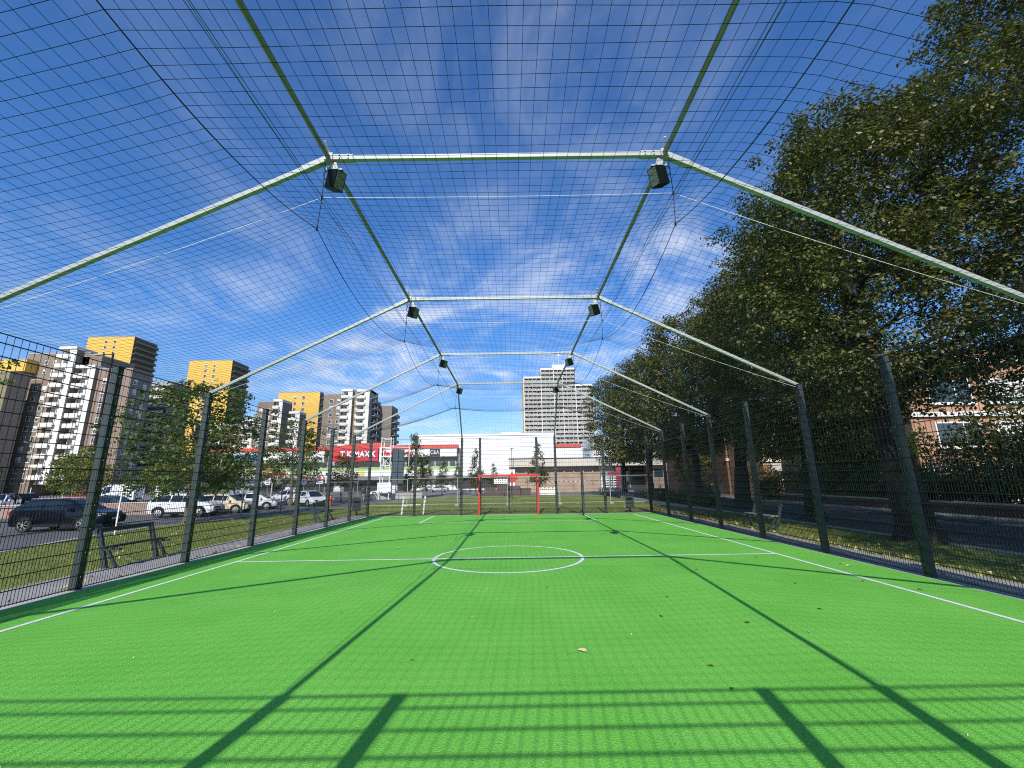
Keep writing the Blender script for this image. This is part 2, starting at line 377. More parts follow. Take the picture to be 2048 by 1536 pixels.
# lawns: level beside the pitch, falling towards the car park
LE = [(-17.6, -40), (-17.67, 15.45), (-18.7, 19.25), (-19.4, 23.5), (-18.35, 28.14), (-16.85, 31.8), (-15.25, 38.65), (-13.4, 57)]
def lawn_edge(y):
    for (xa_, ya_), (xb_, yb_) in zip(LE[:-1], LE[1:]):
        if ya_ <= y <= yb_: return xa_ + (xb_ - xa_) * (y - ya_) / (yb_ - ya_)
    return -13.4
def lawn_mid(y): return -.02 if y < 23.5 else -.02 - .20 * min(1, (y - 23.5) / 14)
def lawn_z(x, y):
    if x > -9: return lawn_mid(y)
    e = lawn_edge(y); t = (x + 9) / (e + 9)
    return lawn_mid(y) + (-.43 - lawn_mid(y)) * t
g = MB(); ys = sorted(set([-40 + 2.5 * k for k in range(39)] + [y for _, y in LE] + [23.5]))
ys = [y for y in ys if y <= 57]
for ya_, yb_ in zip(ys[:-1], ys[1:]):
    for k in range(6):
        P = []
        for y, t in ((ya_, k / 6), (ya_, (k + 1) / 6), (yb_, (k + 1) / 6), (yb_, k / 6)):
            x = -9 + (lawn_edge(y) + 9) * t; P.append((x, y, lawn_z(x, y)))
        g.add(P, [(3, 2, 1, 0)])
    if ya_ >= 23.5: g.add([(-9, ya_, lawn_mid(ya_)), (11.1, ya_, lawn_mid(ya_)), (11.1, yb_, lawn_mid(yb_)), (-9, yb_, lawn_mid(yb_))], [(0, 1, 2, 3)])
g.add([(-13.4, 57, -.43), (-9, 57, -.22), (11.1, 57, -.22), (11.1, 58.5, -.52), (-9, 58.5, -.52), (-13.4, 58.5, -.52)], [(0, 1, 4, 5), (1, 2, 3, 4)])
g.sheet([(8.25, -40), (11.12, -40), (11.12, 23.5), (8.25, 23.5)], -0.02); structure(g.build('lawn', M['lawn']))
g = MB(); g.add([(6.2, 24.6, -.03), (10.8, 24.2, -.025), (10.9, 29.5, -.095), (7.6, 28.4, -.08)], [(0, 1, 2, 3)]); structure(g.build('soil_patch', M['dirt']))
g = MB()
for a, b in zip(LE[:-1], LE[1:]): g.bar((a[0], a[1], -.46), (b[0], b[1], -.46), .18, .14)
structure(g.build('lawn_kerb', M['kerb']))
# paths outside the fences
g = MB(); g.slab([(-9.0, -40), (-7.72, -40), (-7.72, 23.2), (7.4, 23.2), (7.4, -40), (8.25, -40), (8.25, 23.5), (-9.0, 23.5)], GZ - .1, -0.006); structure(g.build('path', M['path']))
g = MB()
for x0, x1, y0, y1 in ((-7.72, -7.50, YN - .1, YF + .15), (7.16, 7.40, YN - .1, YF + .15), (-7.50, 7.16, YF - 0.10, YF + .15), (-7.50, 7.16, YN - .1, YN + .12)):
    g.box(x0, x1, y0, y1, -0.07, 0.002)
structure(g.build('pitch_kerb', M['kerb']))
g = MB(); g.sheet([(-7.50, YN + .12), (7.16, YN + .12), (7.16, YF - .10), (-7.50, YF - .10)], 0.0); structure(g.build('pitch', M['turf']))
# painted lines
g = MB(); LZ, LW = 0.004, 0.075
SLX, SRX = -6.42, 6.10
def hline(x0, x1, y): g.sheet([(x0, y - LW / 2), (x1, y - LW / 2), (x1, y + LW / 2), (x0, y + LW / 2)], LZ)
def vline(x, y0, y1): g.sheet([(x - LW / 2, y0), (x + LW / 2, y0), (x + LW / 2, y1), (x - LW / 2, y1)], LZ)
vline(SLX, YN + .8, YF - .85); vline(SRX, YN + .8, YF - .85)
hline(SLX + LW / 2, -1.82 - LW / 2 + .03, 10.43); hline(1.58 + LW / 2 - .03, SRX - LW / 2, 10.43); hline(-1.80, 1.56, 10.43)
vline(-4.06, 19.20, 22.9); vline(3.60, 19.20, 22.9); hline(-4.06 + LW / 2, 3.60 - LW / 2, 19.20)
nseg = 72; cx, cyy, R1_, R2_ = -0.12, 10.50, 1.68, 1.755
ring = [(math.cos(2 * math.pi * i / nseg), math.sin(2 * math.pi * i / nseg)) for i in range(nseg)]
vs = [(cx + a * R1_, cyy + b * R1_, LZ + .001) for a, b in ring] + [(cx + a * R2_, cyy + b * R2_, LZ + .001) for a, b in ring]
g.add(vs, [(i, (i + 1) % nseg, nseg + (i + 1) % nseg, nseg + i)[::-1] for i in range(nseg)])
structure(g.build('pitch_markings', M['line']))
# ------------------------------------------------------------------ cage fences
def mesh_panel(w, z0=0.03, z1=4.0, coarse_from=2.05):
    """double rod mat of width W along +x: 50 mm rods below, 100 mm rods above, doubled cross rods every 200 mm"""
    b = MB(); r = 0.0041
    n = max(1, int(round(w / 0.05)))
    for i in range(n + 1):
        x = w * i / n
        top = min(z1, coarse_from) if (i % 2) else z1
        if z1 <= coarse_from: top = z1
        b.tube([(x, 0, z0), (x, 0, top)], r, 4, 0, False)
    zs = [z0 + 0.02 + 0.2 * k for k in range(int((z1 - z0) / 0.2) + 1)]
    if z1 > coarse_from: zs.append(coarse_from - 0.005)
    zs.append(z1 - 0.012)
    for z in zs:
        b.box(0, w, -0.012, -0.003, z - 0.006, z + 0.006); b.box(0, w, 0.003, 0.012, z - 0.006, z + 0.006)
    return b.mesh('mesh_panel', M['wire'])
def post_mesh(h, s=0.12, clips=0):
    b = MB(); b.box(-s / 2, s / 2, -s / 2, s / 2, 0, h); b.box(-s / 2 - .006, s / 2 + .006, -s / 2 - .006, s / 2 + .006, h, h + .02)
    for k in range(10 if clips else 0):
        z = .22 + .4 * k; b.box(-.012, .012, clips * (s / 2 - .002), clips * (s / 2 + .012), z - .012, z + .012, 1)
    return b.mesh('post', [M['post'], M['steel']])
PANEL = mesh_panel(BAY); POST4 = post_mesh(4.0); POSTC = post_mesh(4.0, .12, -1)
def side_fence(x, name_label, inner):
    t = thing('mesh_fence', name_label, 'fence', (x, 0, 0))
    ys = [YF - BAY * k for k in range(11)]
    for y in ys:
        link_mesh('post', POSTC, t, (0, y, 0), math.pi / 2 if inner > 0 else -math.pi / 2)
    for y in ys[1:]: link_mesh('mesh_panel', PANEL, t, (inner * 0.078, y, 0), math.pi / 2)
    return t
side_fence(XL, 'tall dark green mesh fence on the car park side of the pitch', 1)
side_fence(XR, 'tall dark green mesh fence on the tree side of the pitch', -1)
EXS = [XL, -5.17, -2.70, -1.72, 1.33, 2.33, 4.90, XR]
def end_fence(y, label, inner, far):
    t = thing('mesh_fence', label, 'fence', (0, y, 0))
    for x in EXS[1:-1]: link_mesh('post', POST4, t, (x, 0, 0))
    for a, b in zip(EXS[:-1], EXS[1:]):
        if far and a == EXS[3]: me = mesh_panel(b - a, 2.1, 4.0, 2.05)      # open mouth of the goal
        elif far and a == EXS[5]:
            me = mesh_panel(b - a, 0.03, 4.0) 
        else: me = mesh_panel(b - a)
        link_mesh('mesh_panel', me, t, (a, inner * 0.078, 0))
    return t
end_fence(YF, 'tall dark mesh fence closing the far end behind the red goal', -1, True)
end_fence(YN, 'tall mesh fence closing the near end behind the viewer', 1, False)
# gate leaf standing open, seen almost edge on
t = thing('open_gate', 'narrow mesh gate standing open edge-on beside the far goal', 'gate', (3.70, 22.95, 0))
b = MB(); b.box(-.03, .03, -.98, -.92, .02, 2.18); b.box(-.03, .03, -.06, 0, .02, 2.18); b.box(-.03, .03, -.98, 0, 2.12, 2.18); b.box(-.03, .03, -.98, 0, .02, .08)
b.build('gate_frame', M['post'], t)
link_mesh('mesh_panel', mesh_panel(0.86, 0.08, 2.12, 3), t, (0, -.92, 0), math.pi / 2)
b = MB(); b.box(.03, .08, -.96, -.90, .95, 1.10); b.box(-.08, -.03, -.96, -.90, .95, 1.10); b.build('lock', M['black'], t)
b = MB(); b.box(-.07, .07, .0, .14, 0, 2.2); b.build('gate_post', M['post'], t)
t.rotation_euler = (0, 0, math.radians(-9))

# ------------------------------------------------------------------ roof frame of square tubes
rf = thing('roof_frame', 'pale galvanised steel roof frame spanning the whole pitch', 'frame')
def sq(p, q, s, name='beam'):
    b = MB(); b.bar(p, q, s, s); return b.build(name, M['steel'], rf)
for y in FR:
    sq((XL, y, 4.0), (KXA, y, KZ), .066, 'rafter'); sq((XR, y, 4.0), (KXB, y, KZ), .066, 'rafter'); sq((KXA, y, KZ), (KXB, y, KZ), .066, 'crossbeam')
    for kx, sgn in ((KXA, -1), (KXB, 1)):
        b = MB(); b.box(kx - .062, kx + .062, y - .062, y + .062, KZ - .058, KZ + .058)
        d = (Vector((XL if sgn < 0 else XR, y, 4.0)) - Vector((kx, y, KZ))).normalized()
        b.bar(Vector((kx, y, KZ)) + d * .05, Vector((kx, y, KZ)) + d * .42, .086, .086)
        b.bar((kx, y, KZ), (kx - sgn * .36, y, KZ), .086, .086)
        for k in range(4): b.disc((kx - sgn * (.16 + .13 * (k % 2)), y - .055, KZ + (.025 if k < 2 else -.025)), (0, 1, 0), .011, .012, 6)
        b.build('joint', M['steel'], rf)
        b = MB(); b.bar((kx, y + .1, KZ + .05), (kx - .02, y - .16, KZ + .17), .03, .012); b.build('lug', M['whitecable'], rf)
for kx in (KXA, KXB):
    b = MB(); b.tube([(kx, FR[0] - .05, KZ - .02), (kx, FR[-1] + .05, KZ - .02)], .037, 10); b.build('purlin', M['tube'], rf, 40)
    ex = -2.70 if kx < 0 else 2.33
    b = MB(); b.tube([(kx, FR[-1], KZ - .01), (ex, YF, 4.05)], .037, 10); b.build('hip_rafter', M['tube'], rf, 40)
    b = MB(); b.tube([(kx, FR[0], KZ - .01), (ex, YN, 4.05)], .037, 10); b.build('hip_rafter', M['tube'], rf, 40)
NXA, NXB, NZ = -2.72, 2.42, 5.82
MXA, MXB, MZ = -2.75, 2.40, 5.31
for y in FR:
    b = MB()
    def sagged(p, q, s, n=10): return [Vector(p).lerp(Vector(q), i / n) - Vector((0, 0, s * 4 * (i / n) * (1 - i / n))) for i in range(n + 1)]
    b.tube(sagged((XL + .06, y, 3.95), (NXA, y, NZ), .05), .0036, 5); b.tube(sagged((NXA, y, NZ), (NXB, y, NZ), .02), .0036, 5); b.tube(sagged((NXB, y, NZ), (XR - .06, y, 3.95), .05), .0036, 5)
    b.build('tension_wire', M['whitecable'], rf)

# ------------------------------------------------------------------ ball net hung below the frame
bn = thing('ball_net', 'dark square mesh net sagging between the roof frames', 'net')
def bayt(y):
    for a, c in zip(FR[:-1], FR[1:]):
        if a <= y <= c: return (y - a) / (c - a)
    return None
def z_rope(y):
    t = bayt(y)
    if t is not None: return MZ - 0.40 * 4 * t * (1 - t)
    e = (y - FR[-1]) / (YF - FR[-1]) if y > FR[-1] else (FR[0] - y) / (FR[0] - YN)
    return MZ + (4.02 - MZ) * e - 0.10 * 4 * e * (1 - e)
def z_mid(y):
    t = bayt(y)
    if t is not None: return 5.05 - 0.13 * 4 * t * (1 - t)
    e = (y - FR[-1]) / (YF - FR[-1]) if y > FR[-1] else (FR[0] - y) / (FR[0] - YN)
    return 5.05 + (4.02 - 5.05) * e - 0.12 * 4 * e * (1 - e)
NA, NB = 42, 43
def net_x(i):
    if i <= NA: return XL + .05 + (MXA - XL - .05) * i / NA
    if i <= NA + NB: return MXA + (MXB - MXA) * (i - NA) / NB
    return MXB + (XR - .05 - MXB) * (i - NA - NB) / NA
def net_z(x, y):
    zr, zm = z_rope(y), z_mid(y)
    if MXA <= x <= MXB:
        q = abs(2 * (x - MXA) / (MXB - MXA) - 1)
        return zm + (zr - zm) * q ** 3.0
    s = (x - XL) / (MXA - XL) if x < MXA else (XR - x) / (XR - MXB)
    t = bayt(y); e = 1.0 if t is not None else 0.4
    return 4.0 + (zr - 4.0) * s - 0.20 * e * 4 * s * (1 - s)
rr = random.Random(5)
LX = [net_x(i) for i in range(2 * NA + NB + 1)]
NYS = int((YF - YN) / 0.122); LY = [YN + (YF - YN) * j / NYS for j in range(NYS + 1)]
gz = [[net_z(x, y) for y in LY] for x in LX]
b = MB(); RC = 0.0023
def strand(pts):
    vs, fs = [], []
    for i, p in enumerate(pts):
        d = pts[min(i + 1, len(pts) - 1)] - pts[max(i - 1, 0)]
        a = Vector((d.y, -d.x, 0)).normalized(); u = a.cross(d.normalized())
        for k in range(3):
            c = 2 * math.pi * k / 3; vs.append(p + (a * math.cos(c) + u * math.sin(c)) * RC)
    for i in range(len(pts) - 1):
        for k in range(3): fs.append((3 * i + k, 3 * i + (k + 1) % 3, 3 * i + 3 + (k + 1) % 3, 3 * i + 3 + k))
    b.add(vs, fs)
jx = [rr.uniform(-.007, .007) for _ in LX]; jy = [rr.uniform(-.008, .008) for _ in LY]
for i in range(len(LX)):
    strand([Vector((LX[i] + jx[i] + .006 * math.sin(LY[j] * 2.1 + i), LY[j] + jy[j], gz[i][j])) for j in list(range(0, NYS, 2)) + [NYS]])
for j in range(len(LY)):
    idx = list(range(0, len(LX) - 1, 2)) + [len(LX) - 1]
    strand([Vector((LX[i] + jx[i], LY[j] + jy[j] + .006 * math.sin(LX[i] * 2.3 + j), gz[i][j])) for i in idx])
net = b.build('netting', M['cord'], bn); net['label'] = 'square mesh of thin dark cord'
for mx_, nx_, kx in ((MXA, NXA, KXA), (MXB, NXB, KXB)):
    b = MB(); n = 150
    b.tube([(mx_, YN + (YF - YN) * k / n, z_rope(YN + (YF - YN) * k / n)) for k in range(n + 1)], .0055, 5); b.build('edge_rope', M['cord'], bn)
    for off in (0, .05 if kx > 0 else -.05):
        b = MB(); b.tube([(nx_ + off, FR[0], NZ), (nx_ + off, FR[-1], NZ)], .004, 5); b.build('stay_rope', M['post'], bn)
    for y in FR:
        b = MB(); b.tube([(kx + (.06 if kx > 0 else -.06), y, KZ - .06), (nx_, y, NZ), (mx_, y, MZ)], .006, 5)
        b.tube([(nx_, y, NZ + .025), (nx_, y, NZ - .025)], .016, 6); b.tube([(mx_, y, MZ + .03), (mx_, y, MZ - .03)], .014, 6)
        b.build('hanger', M['cord'], bn)

# ------------------------------------------------------------------ floodlights under every bend
def floodlight(kx, y, label):
    s = 1 if kx < 0 else -1
    t = thing('floodlight', label, 'floodlight', (kx + s * .05, y, KZ - .06), 0, 'floodlights under the roof frame')
    b = MB(); b.bar((0, 0, .0), (s * .05, .0, -.16), .10, .012, 0, (0, 1, 0)); b.bar((-s * .06, -.02, -.16), (s * .17, -.02, -.16), .06, .02)
    for k in (-.05, .02, .10): b.disc((s * k, -.05, -.165), (0, 0, 1), .018, .04, 8)
    b.build('bracket', M['steel'], t)
    hx = MB(); hx.box(-.135, .135, -.10, .10, -.165, .165)
    for k in range(7): hx.box(-s * .165, -s * .135, -.085 + k * .027, -.077 + k * .027, -.15, .15)
    h = hx.build('housing', M['black'], t, loc=(s * .06, .01, -.315)); h.scale = (.80, .80, .84); h.rotation_euler = (math.radians(6), math.radians(s * 22), math.radians(s * -28))
    b = MB()
    for z0_ in (-.150, -.048, .054): b.box(s * .1365 - .004, s * .1365 + .004, -.085, .085, z0_, z0_ + .096)
    lo = b.build('lens', M['lens'], h)
    b = MB(); n = 14
    b.tube([(-s * (.02 + .11 * math.sin(math.pi * i / n)), .02, -.05 - .30 * i / n) for i in range(n + 1)], .006, 5); b.build('cable', M['black'], t)
    return t
ordn = ['nearest', 'second', 'third', 'farthest']
for i, y in enumerate(FR[1:]):
    floodlight(KXA, y, 'dark floodlight on the %s steel arch, at its car park side bend' % ordn[i])
    floodlight(KXB, y, 'dark floodlight on the %s steel arch, at its tree side bend' % ordn[i])

# ------------------------------------------------------------------ far goal
t = thing('red_goal', 'red steel football goal set into the far fence', 'goal', (0, YF - .14, 0))
for x in (-1.74, 1.34):
    b = MB(); b.box(x - .05, x + .05, -.05, .05, 0, 2.06); b.build('goal_post', M['red'], t)
b = MB(); b.box(-1.69, 1.29, -.05, .05, 1.96, 2.06); b.build('crossbar', M['red'], t)
b = MB()
for x in (-1.74, 1.34): b.bar((x, .06, 2.0), (x, 1.15, 2.0), .05, .05); b.bar((x, 1.15, 0), (x, 1.15, 2.02), .05, .05)
b.bar((-1.74, 1.15, 2.0), (1.34, 1.15, 2.0), .05, .05); b.bar((-.18, 1.17, 0), (-.18, 1.17, 2.0), .09, .09)
b.build('back_frame', M['post'], t)
link_mesh('back_mesh', mesh_panel(3.08, .03, 2.0, 1.0), t, (-1.74, 1.12, 0))

# ------------------------------------------------------------------ leaves lying on the pitch
def leaf_mesh(sz, seed, m):
    q = random.Random(seed); b = MB(); n = 7; L_ = []
    for i in range(n + 1):
        u = i / n; w = math.sin(math.pi * u ** .8) * .34 * (1 + .25 * q.uniform(-1, 1)); z = .10 * math.sin(math.pi * u) + .05 * q.random()
        L_.append(((u - .5) * sz, w * sz, (z + .16 * w) * sz + .004, (z) * sz * .4 + .003))
    vs = []
    for x, w, z, zm in L_: vs += [(x, -w, z), (x, 0, zm), (x, w, z * .8 + .003)]
    fs = []
    for i in range(n):
        for k in range(2): fs.append((3 * i + k, 3 * i + k + 1, 3 * i + 4 + k, 3 * i + 3 + k))
    b.add(vs, fs); b.tube([(sz * .48, 0, .004), (sz * .75, .02, .006)], .0015, 4)
    return b.mesh('fallen_leaf', m, 40)
big_leaf = link_mesh('fallen_leaf', leaf_mesh(.115, 3, M['paleleaf']), None, (0.70, 4.90, .002), 2.6)
tag(big_leaf, 'largest pale curled dry leaf lying on the near green turf', 'leaf', 'fallen leaves on the pitch')
for k, (u_, v_, dark, s) in enumerate([(2.86, 5.7, 1, .06), (3.37, 5.35, 0, .045), (1.86, 4.5, 1, .05), (1.83, 4.05, 1, .05), (1.9, 6.0, 1, .05), (-3.1, 12.1, 0, .10), (3.0, 9.5, 0, .06), (-1.03, 4.75, 1, .03),
                                       (5.9, 7.7, 1, .06), (6.3, 7.1, 1, .06), (4.7, 7.6, 1, .05), (3.55, 8.8, 1, .06), (6.6, 8.9, 0, .12), (6.65, 9.15, 0, .10), (6.9, 13.2, 0, .11), (-7.2, 9.1, 0, .14), (6.95, 14.1, 0, .1), (-.4, 20.4, 0, .12), (0.55, 7.6, 1, .04), (-2.4, 6.4, 1, .03), (-.55, 6.1, 0, .03), (5.4, 10.0, 1, .06), (2.3, 6.9, 1, .05), (4.1, 6.2, 1, .06)]):
    o = link_mesh('fallen_leaf', leaf_mesh(s, 20 + k, M['deadleaf'] if dark else M['paleleaf']), None, (u_, v_, .002), k * 1.3)
    tag(o, 'small brown withered leaf lying on the green turf' if dark else 'small pale withered leaf lying on the green turf', 'leaf', 'small brown leaves on the turf' if dark else 'small pale leaves on the turf')

q = random.Random(31); b = MB()
for k in range(150):
    x, y = q.uniform(-7.2, 6.9), 2.6 + 20 * q.random() ** 2
    s_ = q.uniform(.003, .008); a = q.uniform(0, 3.14); c_, d_ = math.cos(a) * s_, math.sin(a) * s_
    b.add([(x - c_, y - d_, .004), (x + d_ * .6, y - c_ * .6, .004), (x + c_, y + d_, .012), (x - d_ * .6, y + c_ * .6, .009)], [(0, 1, 2, 3)], 0 if q.random() < .55 else 1)
tag(b.build('turf_crumbs', [M['line'], M['deadleaf']]), 'tiny pale and dark crumbs scattered over the green turf', 'litter', kind='stuff')
# ------------------------------------------------------------------ buildings
M['brown'] = panel_mat('brown_cladding', (0.225, 0.168, 0.118), (0.175, 0.130, 0.092), 0.6, 0.6)
M['brownv'] = panel_mat('tan_ribbed_cladding', (0.255, 0.185, 0.135), (0.125, 0.092, 0.070), 1.3, 0.6, 'X', 0.16)
M['olive'] = panel_mat('olive_cladding', (0.215, 0.175, 0.090), (0.165, 0.135, 0.072), 1.1, 0.6)
M['darkside'] = panel_mat('shaded_side_tone', (0.195, 0.165, 0.140), (0.150, 0.128, 0.110), 0.7, 0.6)  # shade of the blocks' +x faces put into the colour
M['yellow'] = panel_mat('yellow_cladding', (0.72, 0.44, 0.072), (0.64, 0.39, 0.065), 1.0, 0.5)
M['offwhite'] = panel_mat('off_white_render', (0.72, 0.69, 0.63), (0.60, 0.575, 0.53), 2.8, 0.7, 'Z', 0.05)
M['concrete'] = panel_mat('grey_concrete_panel', (0.36, 0.345, 0.325), (0.25, 0.24, 0.225), 2.0, 0.8, 'X', 0.05)
M['towerband'] = panel_mat('tower_parapet', (0.40, 0.38, 0.355), (0.30, 0.29, 0.27), 2.0, 0.8, 'X', 0.08)
M['hall'] = panel_mat('white_hall_sheet', (0.74, 0.73, 0.71), (0.62, 0.61, 0.60), 1.2, 0.45, 'X', 0.03)
M['mallwhite'] = panel_mat('white_fascia_panel', (0.70, 0.68, 0.65), (0.52, 0.51, 0.49), 0.9, 0.5, 'X', 0.05)
M['mallgrey'] = panel_mat('grey_facade', (0.22, 0.22, 0.215), (0.16, 0.16, 0.157), 1.2, 0.6)
M['mallred'] = panel_mat('red_roof_band', (0.56, 0.060, 0.040), (0.42, 0.045, 0.032), 0.8, 0.45)
M['signred'] = mat('sign_red', (0.46, 0.026, 0.042), 0.4, 0.06, 1)
M['signgreen'] = mat('green_band', (0.28, 0.46, 0.13), 0.5, 0.08, 1)
M['signblue'] = mat('sign_blue', (0.02, 0.17, 0.42), 0.4, 0.1, 1)
M['signyellow'] = mat('sign_yellow', (0.75, 0.50, 0.03), 0.45, 0.06, 1)
M['lettering_red'] = mat('lettering_red', (0.60, 0.025, 0.020), 0.4, 0.05, 1)
M['signblack'] = mat('sign_black', (0.022, 0.022, 0.024), 0.4, 0.1, 1)
M['brickred'] = brick_mat('red_brown_brick', (0.215, 0.098, 0.062), (0.170, 0.076, 0.050), (0.20, 0.16, 0.13))
M['brickorange'] = brick_mat('orange_brick', (0.46, 0.225, 0.120), (0.38, 0.18, 0.095), (0.36, 0.27, 0.20))
M['bricktan'] = brick_mat('tan_brick', (0.42, 0.31, 0.22), (0.35, 0.255, 0.18), (0.34, 0.27, 0.21), 0.5, 0.14, 0.02)
M['brickwall'] = brick_mat('garden_brick', (0.135, 0.078, 0.056), (0.105, 0.062, 0.046), (0.12, 0.10, 0.085))
M['brickpink'] = brick_mat('pinkish_brick', (0.36, 0.22, 0.18), (0.30, 0.18, 0.15), (0.33, 0.27, 0.23))
M['fascia'] = panel_mat('beige_fascia', (0.54, 0.49, 0.41), (0.43, 0.39, 0.33), 1.2, 0.7)

WINM = {}
def win(parent, x, y, z, w=1.1, h=1.35, face='front', blind=None):
    """one window: frame, sill, pane and sometimes a lowered blind; face 'front' looks to -y, 'side' looks to +x"""
    if blind is None: blind = rnd.choice((0, 0, 0, 1, 2))
    key = (w, h, blind)
    if key not in WINM:
        b = MB(); f = .09
        b.box(-w / 2, w / 2, -.05, .02, 0, f, 0); b.box(-w / 2, w / 2, -.05, .02, h - f, h, 0)
        b.box(-w / 2, -w / 2 + f, -.05, .02, f, h - f, 0); b.box(w / 2 - f, w / 2, -.05, .02, f, h - f, 0)
        b.box(w * .12, w * .12 + .06, -.045, .02, f, h - f, 0)
        b.box(-w / 2 - .06, w / 2 + .06, -.14, .0, -.07, -.003, 0)
        b.box(-w / 2 + f, w * .12, -.02, -.008, f, h - f, 1); b.box(w * .12 + .06, w / 2 - f, -.02, -.008, f, h - f, 1)
        if blind: b.box(-w / 2 + f + .002, w / 2 - f - .002, -.035, -.024, h - f - (.45 if blind == 1 else .8) * (h - 2 * f), h - f - .002, 2)
        WINM[key] = b.mesh('window', [M['white'], M['glass'], M['blind']])
    return link_mesh('window', WINM[key], parent, (x, y - .025, z) if face == 'front' else (x + .025, y, z), 0 if face == 'front' else math.pi / 2)

def body(parent, x0, x1, y0, y1, z1, m, name='wall', z0=-.6, side=None):
    """a block whose +x face may take a darker tone, its shade painted in; with a thin parapet capping"""
    b = MB(); b.box(x0, x1, y0, y1, z0, z1, 0)
    mats = [m, M['concrete']]
    b.box(x0 - .08, x1 + .08, y0 - .08, y1 + .08, z1 + .003, z1 + .28, 1)
    o = b.build(name, mats, parent)
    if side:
        c = MB(); c.box(x1 + .003, x1 + .06, y0, y1, z0, z1 - .01, 0); c.build('shade_toned_side', side, parent)
    return o  # thin sheet carrying the painted shade of the +x face

def balcony_stack(parent, x0, x1, y, z0, z1, fh=2.8, sidem=None, dep=6.0):
    """white stack of balconies: closed wall on the right, open loggias with slanting parapets on the left"""
    w = x1 - x0; xs = x0 + .58 * w
    b = MB(); b.box(xs, x1, y, y + dep, z0, z1); b.box(x0, xs, y + 1.5, y + dep, z0, z1); b.box(x0 - .1, x1 + .05, y - .3, y + dep, z1 + .002, z1 + .9)
    b.build('balcony_wall', M['offwhite'], parent)
    c = MB(); c.box(x1 + .003, x1 + .08, y + .01, y + dep, z0, z1 - .01); c.build('shade_toned_side', sidem or M['darkside'], parent)  # side face toned darker, painted as if in shade
    bm_ = MB()
    pts = [(x0 - .35, y + .9), (x0 + .1, y - .75), (xs + .3 * (x1 - xs), y - .75), (xs + .3 * (x1 - xs), y - .003), (xs - .01, y - .003), (xs - .01, y + 1.48), (x0 - .1, y + 1.48)]
    bm_.slab(pts, -.12, .10, 0)
    q = [(x0 - .35, y + .9), (x0 + .1, y - .75), (xs + .3 * (x1 - xs), y - .75)]
    for a, d in zip(q[:-1], q[1:]): bm_.bar((a[0], a[1], .58), (d[0], d[1], .58), .14, .96, 0)
    bm_.box(x0 + .25 * w, xs - .15, y + 1.44, y + 1.47, .12, 2.2, 1)
    bm_.box(x0 + .06 * w, x0 + .2 * w, y + 1.40, y + 1.46, .9, 2.2, 2)
    me = bm_.mesh('balcony', [M['offwhite'], M['glass'], M['blind']])
    z = z1 - fh
    while z > max(z0, 2): link_mesh('balcony', me, parent, (0, 0, z)); z -= fh

def parapets_side(parent, x, y0, y1, ztop, n, fh, m):
    """access balconies running along the +x side"""
    b = MB(); b.box(x + .07, x + 1.3, y0 + .2, y1 - .2, -.18, .0, 0); b.box(x + 1.2, x + 1.32, y0 + .2, y1 - .2, .0, 1.0, 0)
    b.box(x + .065, x + .10, y0 + .6, y1 - .6, .1, 2.2, 1)
    me = b.mesh('balcony', [m, M['dark']])
    for k in range(n): link_mesh('balcony', me, parent, (0, 0, ztop - fh * (k + 1)))

# --- far left group
t = thing('apartment_block', 'dark olive apartment block at the edge with a yellow rooftop storey', 'building', (0, 0, 0))
body(t, -176, -132.2, 108, 112.9, 31.6, M['olive'], side=M['darkside'])
body(t, -155.5, -140.5, 118, 124, 38.0, M['yellow'], 'rooftop_storey', 34.6)
for k in range(9): win(t, -137, 108, 27.5 - 2.8 * k); win(t, -146, 108, 27.5 - 2.8 * k)

t = thing('apartment_block', 'brown high-rise with two white zigzag balcony stacks near the black car', 'building', (0, 0, 0))
body(t, -144, -125.5, 121, 133, 40.6, M['brown'], 'rear_wall', side=M['darkside'])
balcony_stack(t, -132.6, -127.6, 119, 30, 41.3)
body(t, -127.5, -121.8, 121.0, 132, 39.6, M['brown'], 'rear_wall')
body(t, -134.8, -128.7, 115.5, 121, 31.2, M['brown'], 'low_wing')
balcony_stack(t, -128.6, -123.4, 115, 2.5, 34.6)
balcony_stack(t, -122.2, -117.0, 115, 2.5, 34.3)
body(t, -117.0 + .12, -107.4, 116, 122.8, 34.2, M['brownv'], 'front_wall', side=M['darkside'])
for k in range(10):
    z = 27.9 - 2.8 * k
    win(t, -133.2, 115.5, z, 1.2, 1.5); win(t, -130.6, 115.5, z, 1.2, 1.5)
    win(t, -114.6, 116, z + 2.0, 1.0, 1.7); win(t, -107.34, 117.6, z + 2.0, 1.3, 1.5, 'side'); win(t, -107.34, 120.6, z + 1.2, 1.3, 1.5, 'side')
for x in (-138, -135.5, -133.2):
    for k in range(3): win(t, x, 121, 37.2 - 2.8 * k, .9, 1.4)

def yellow_tower(label, x0, x1, y0, y1, ztop, wx, rows, extra=None):
    t = thing('apartment_block', label, 'building')
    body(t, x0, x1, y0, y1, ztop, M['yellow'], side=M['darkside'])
    for k in range(rows):
        for x in wx: win(t, x, y0, ztop - 3.2 - 2.85 * k, 1.3, 1.5, 'front', 0 if k % 3 else None)
    parapets_side(t, x1, y0, y1, ztop, 16, 2.85, M['olive'])
    return t
yellow_tower('tallest bright yellow tower block, behind the brown high-rise', -207.2, -184.4, 197, 210.6, 73.2, (-197.9, -193.6), 16)
yellow_tower('bright yellow tower block rising behind the crown of the big maple', -163.4, -141.5, 207, 220.4, 63.4, (-154.6, -150.2), 15)
t = yellow_tower('lower bright yellow apartment block between the two rows of white balconies', -108.9, -89.5, 194, 198, 43.4, (-100.9, -97.0), 11)
for k in range(9): win(t, -91.2, 194, 28.0 - 2.85 * k, 1.3, 1.5)

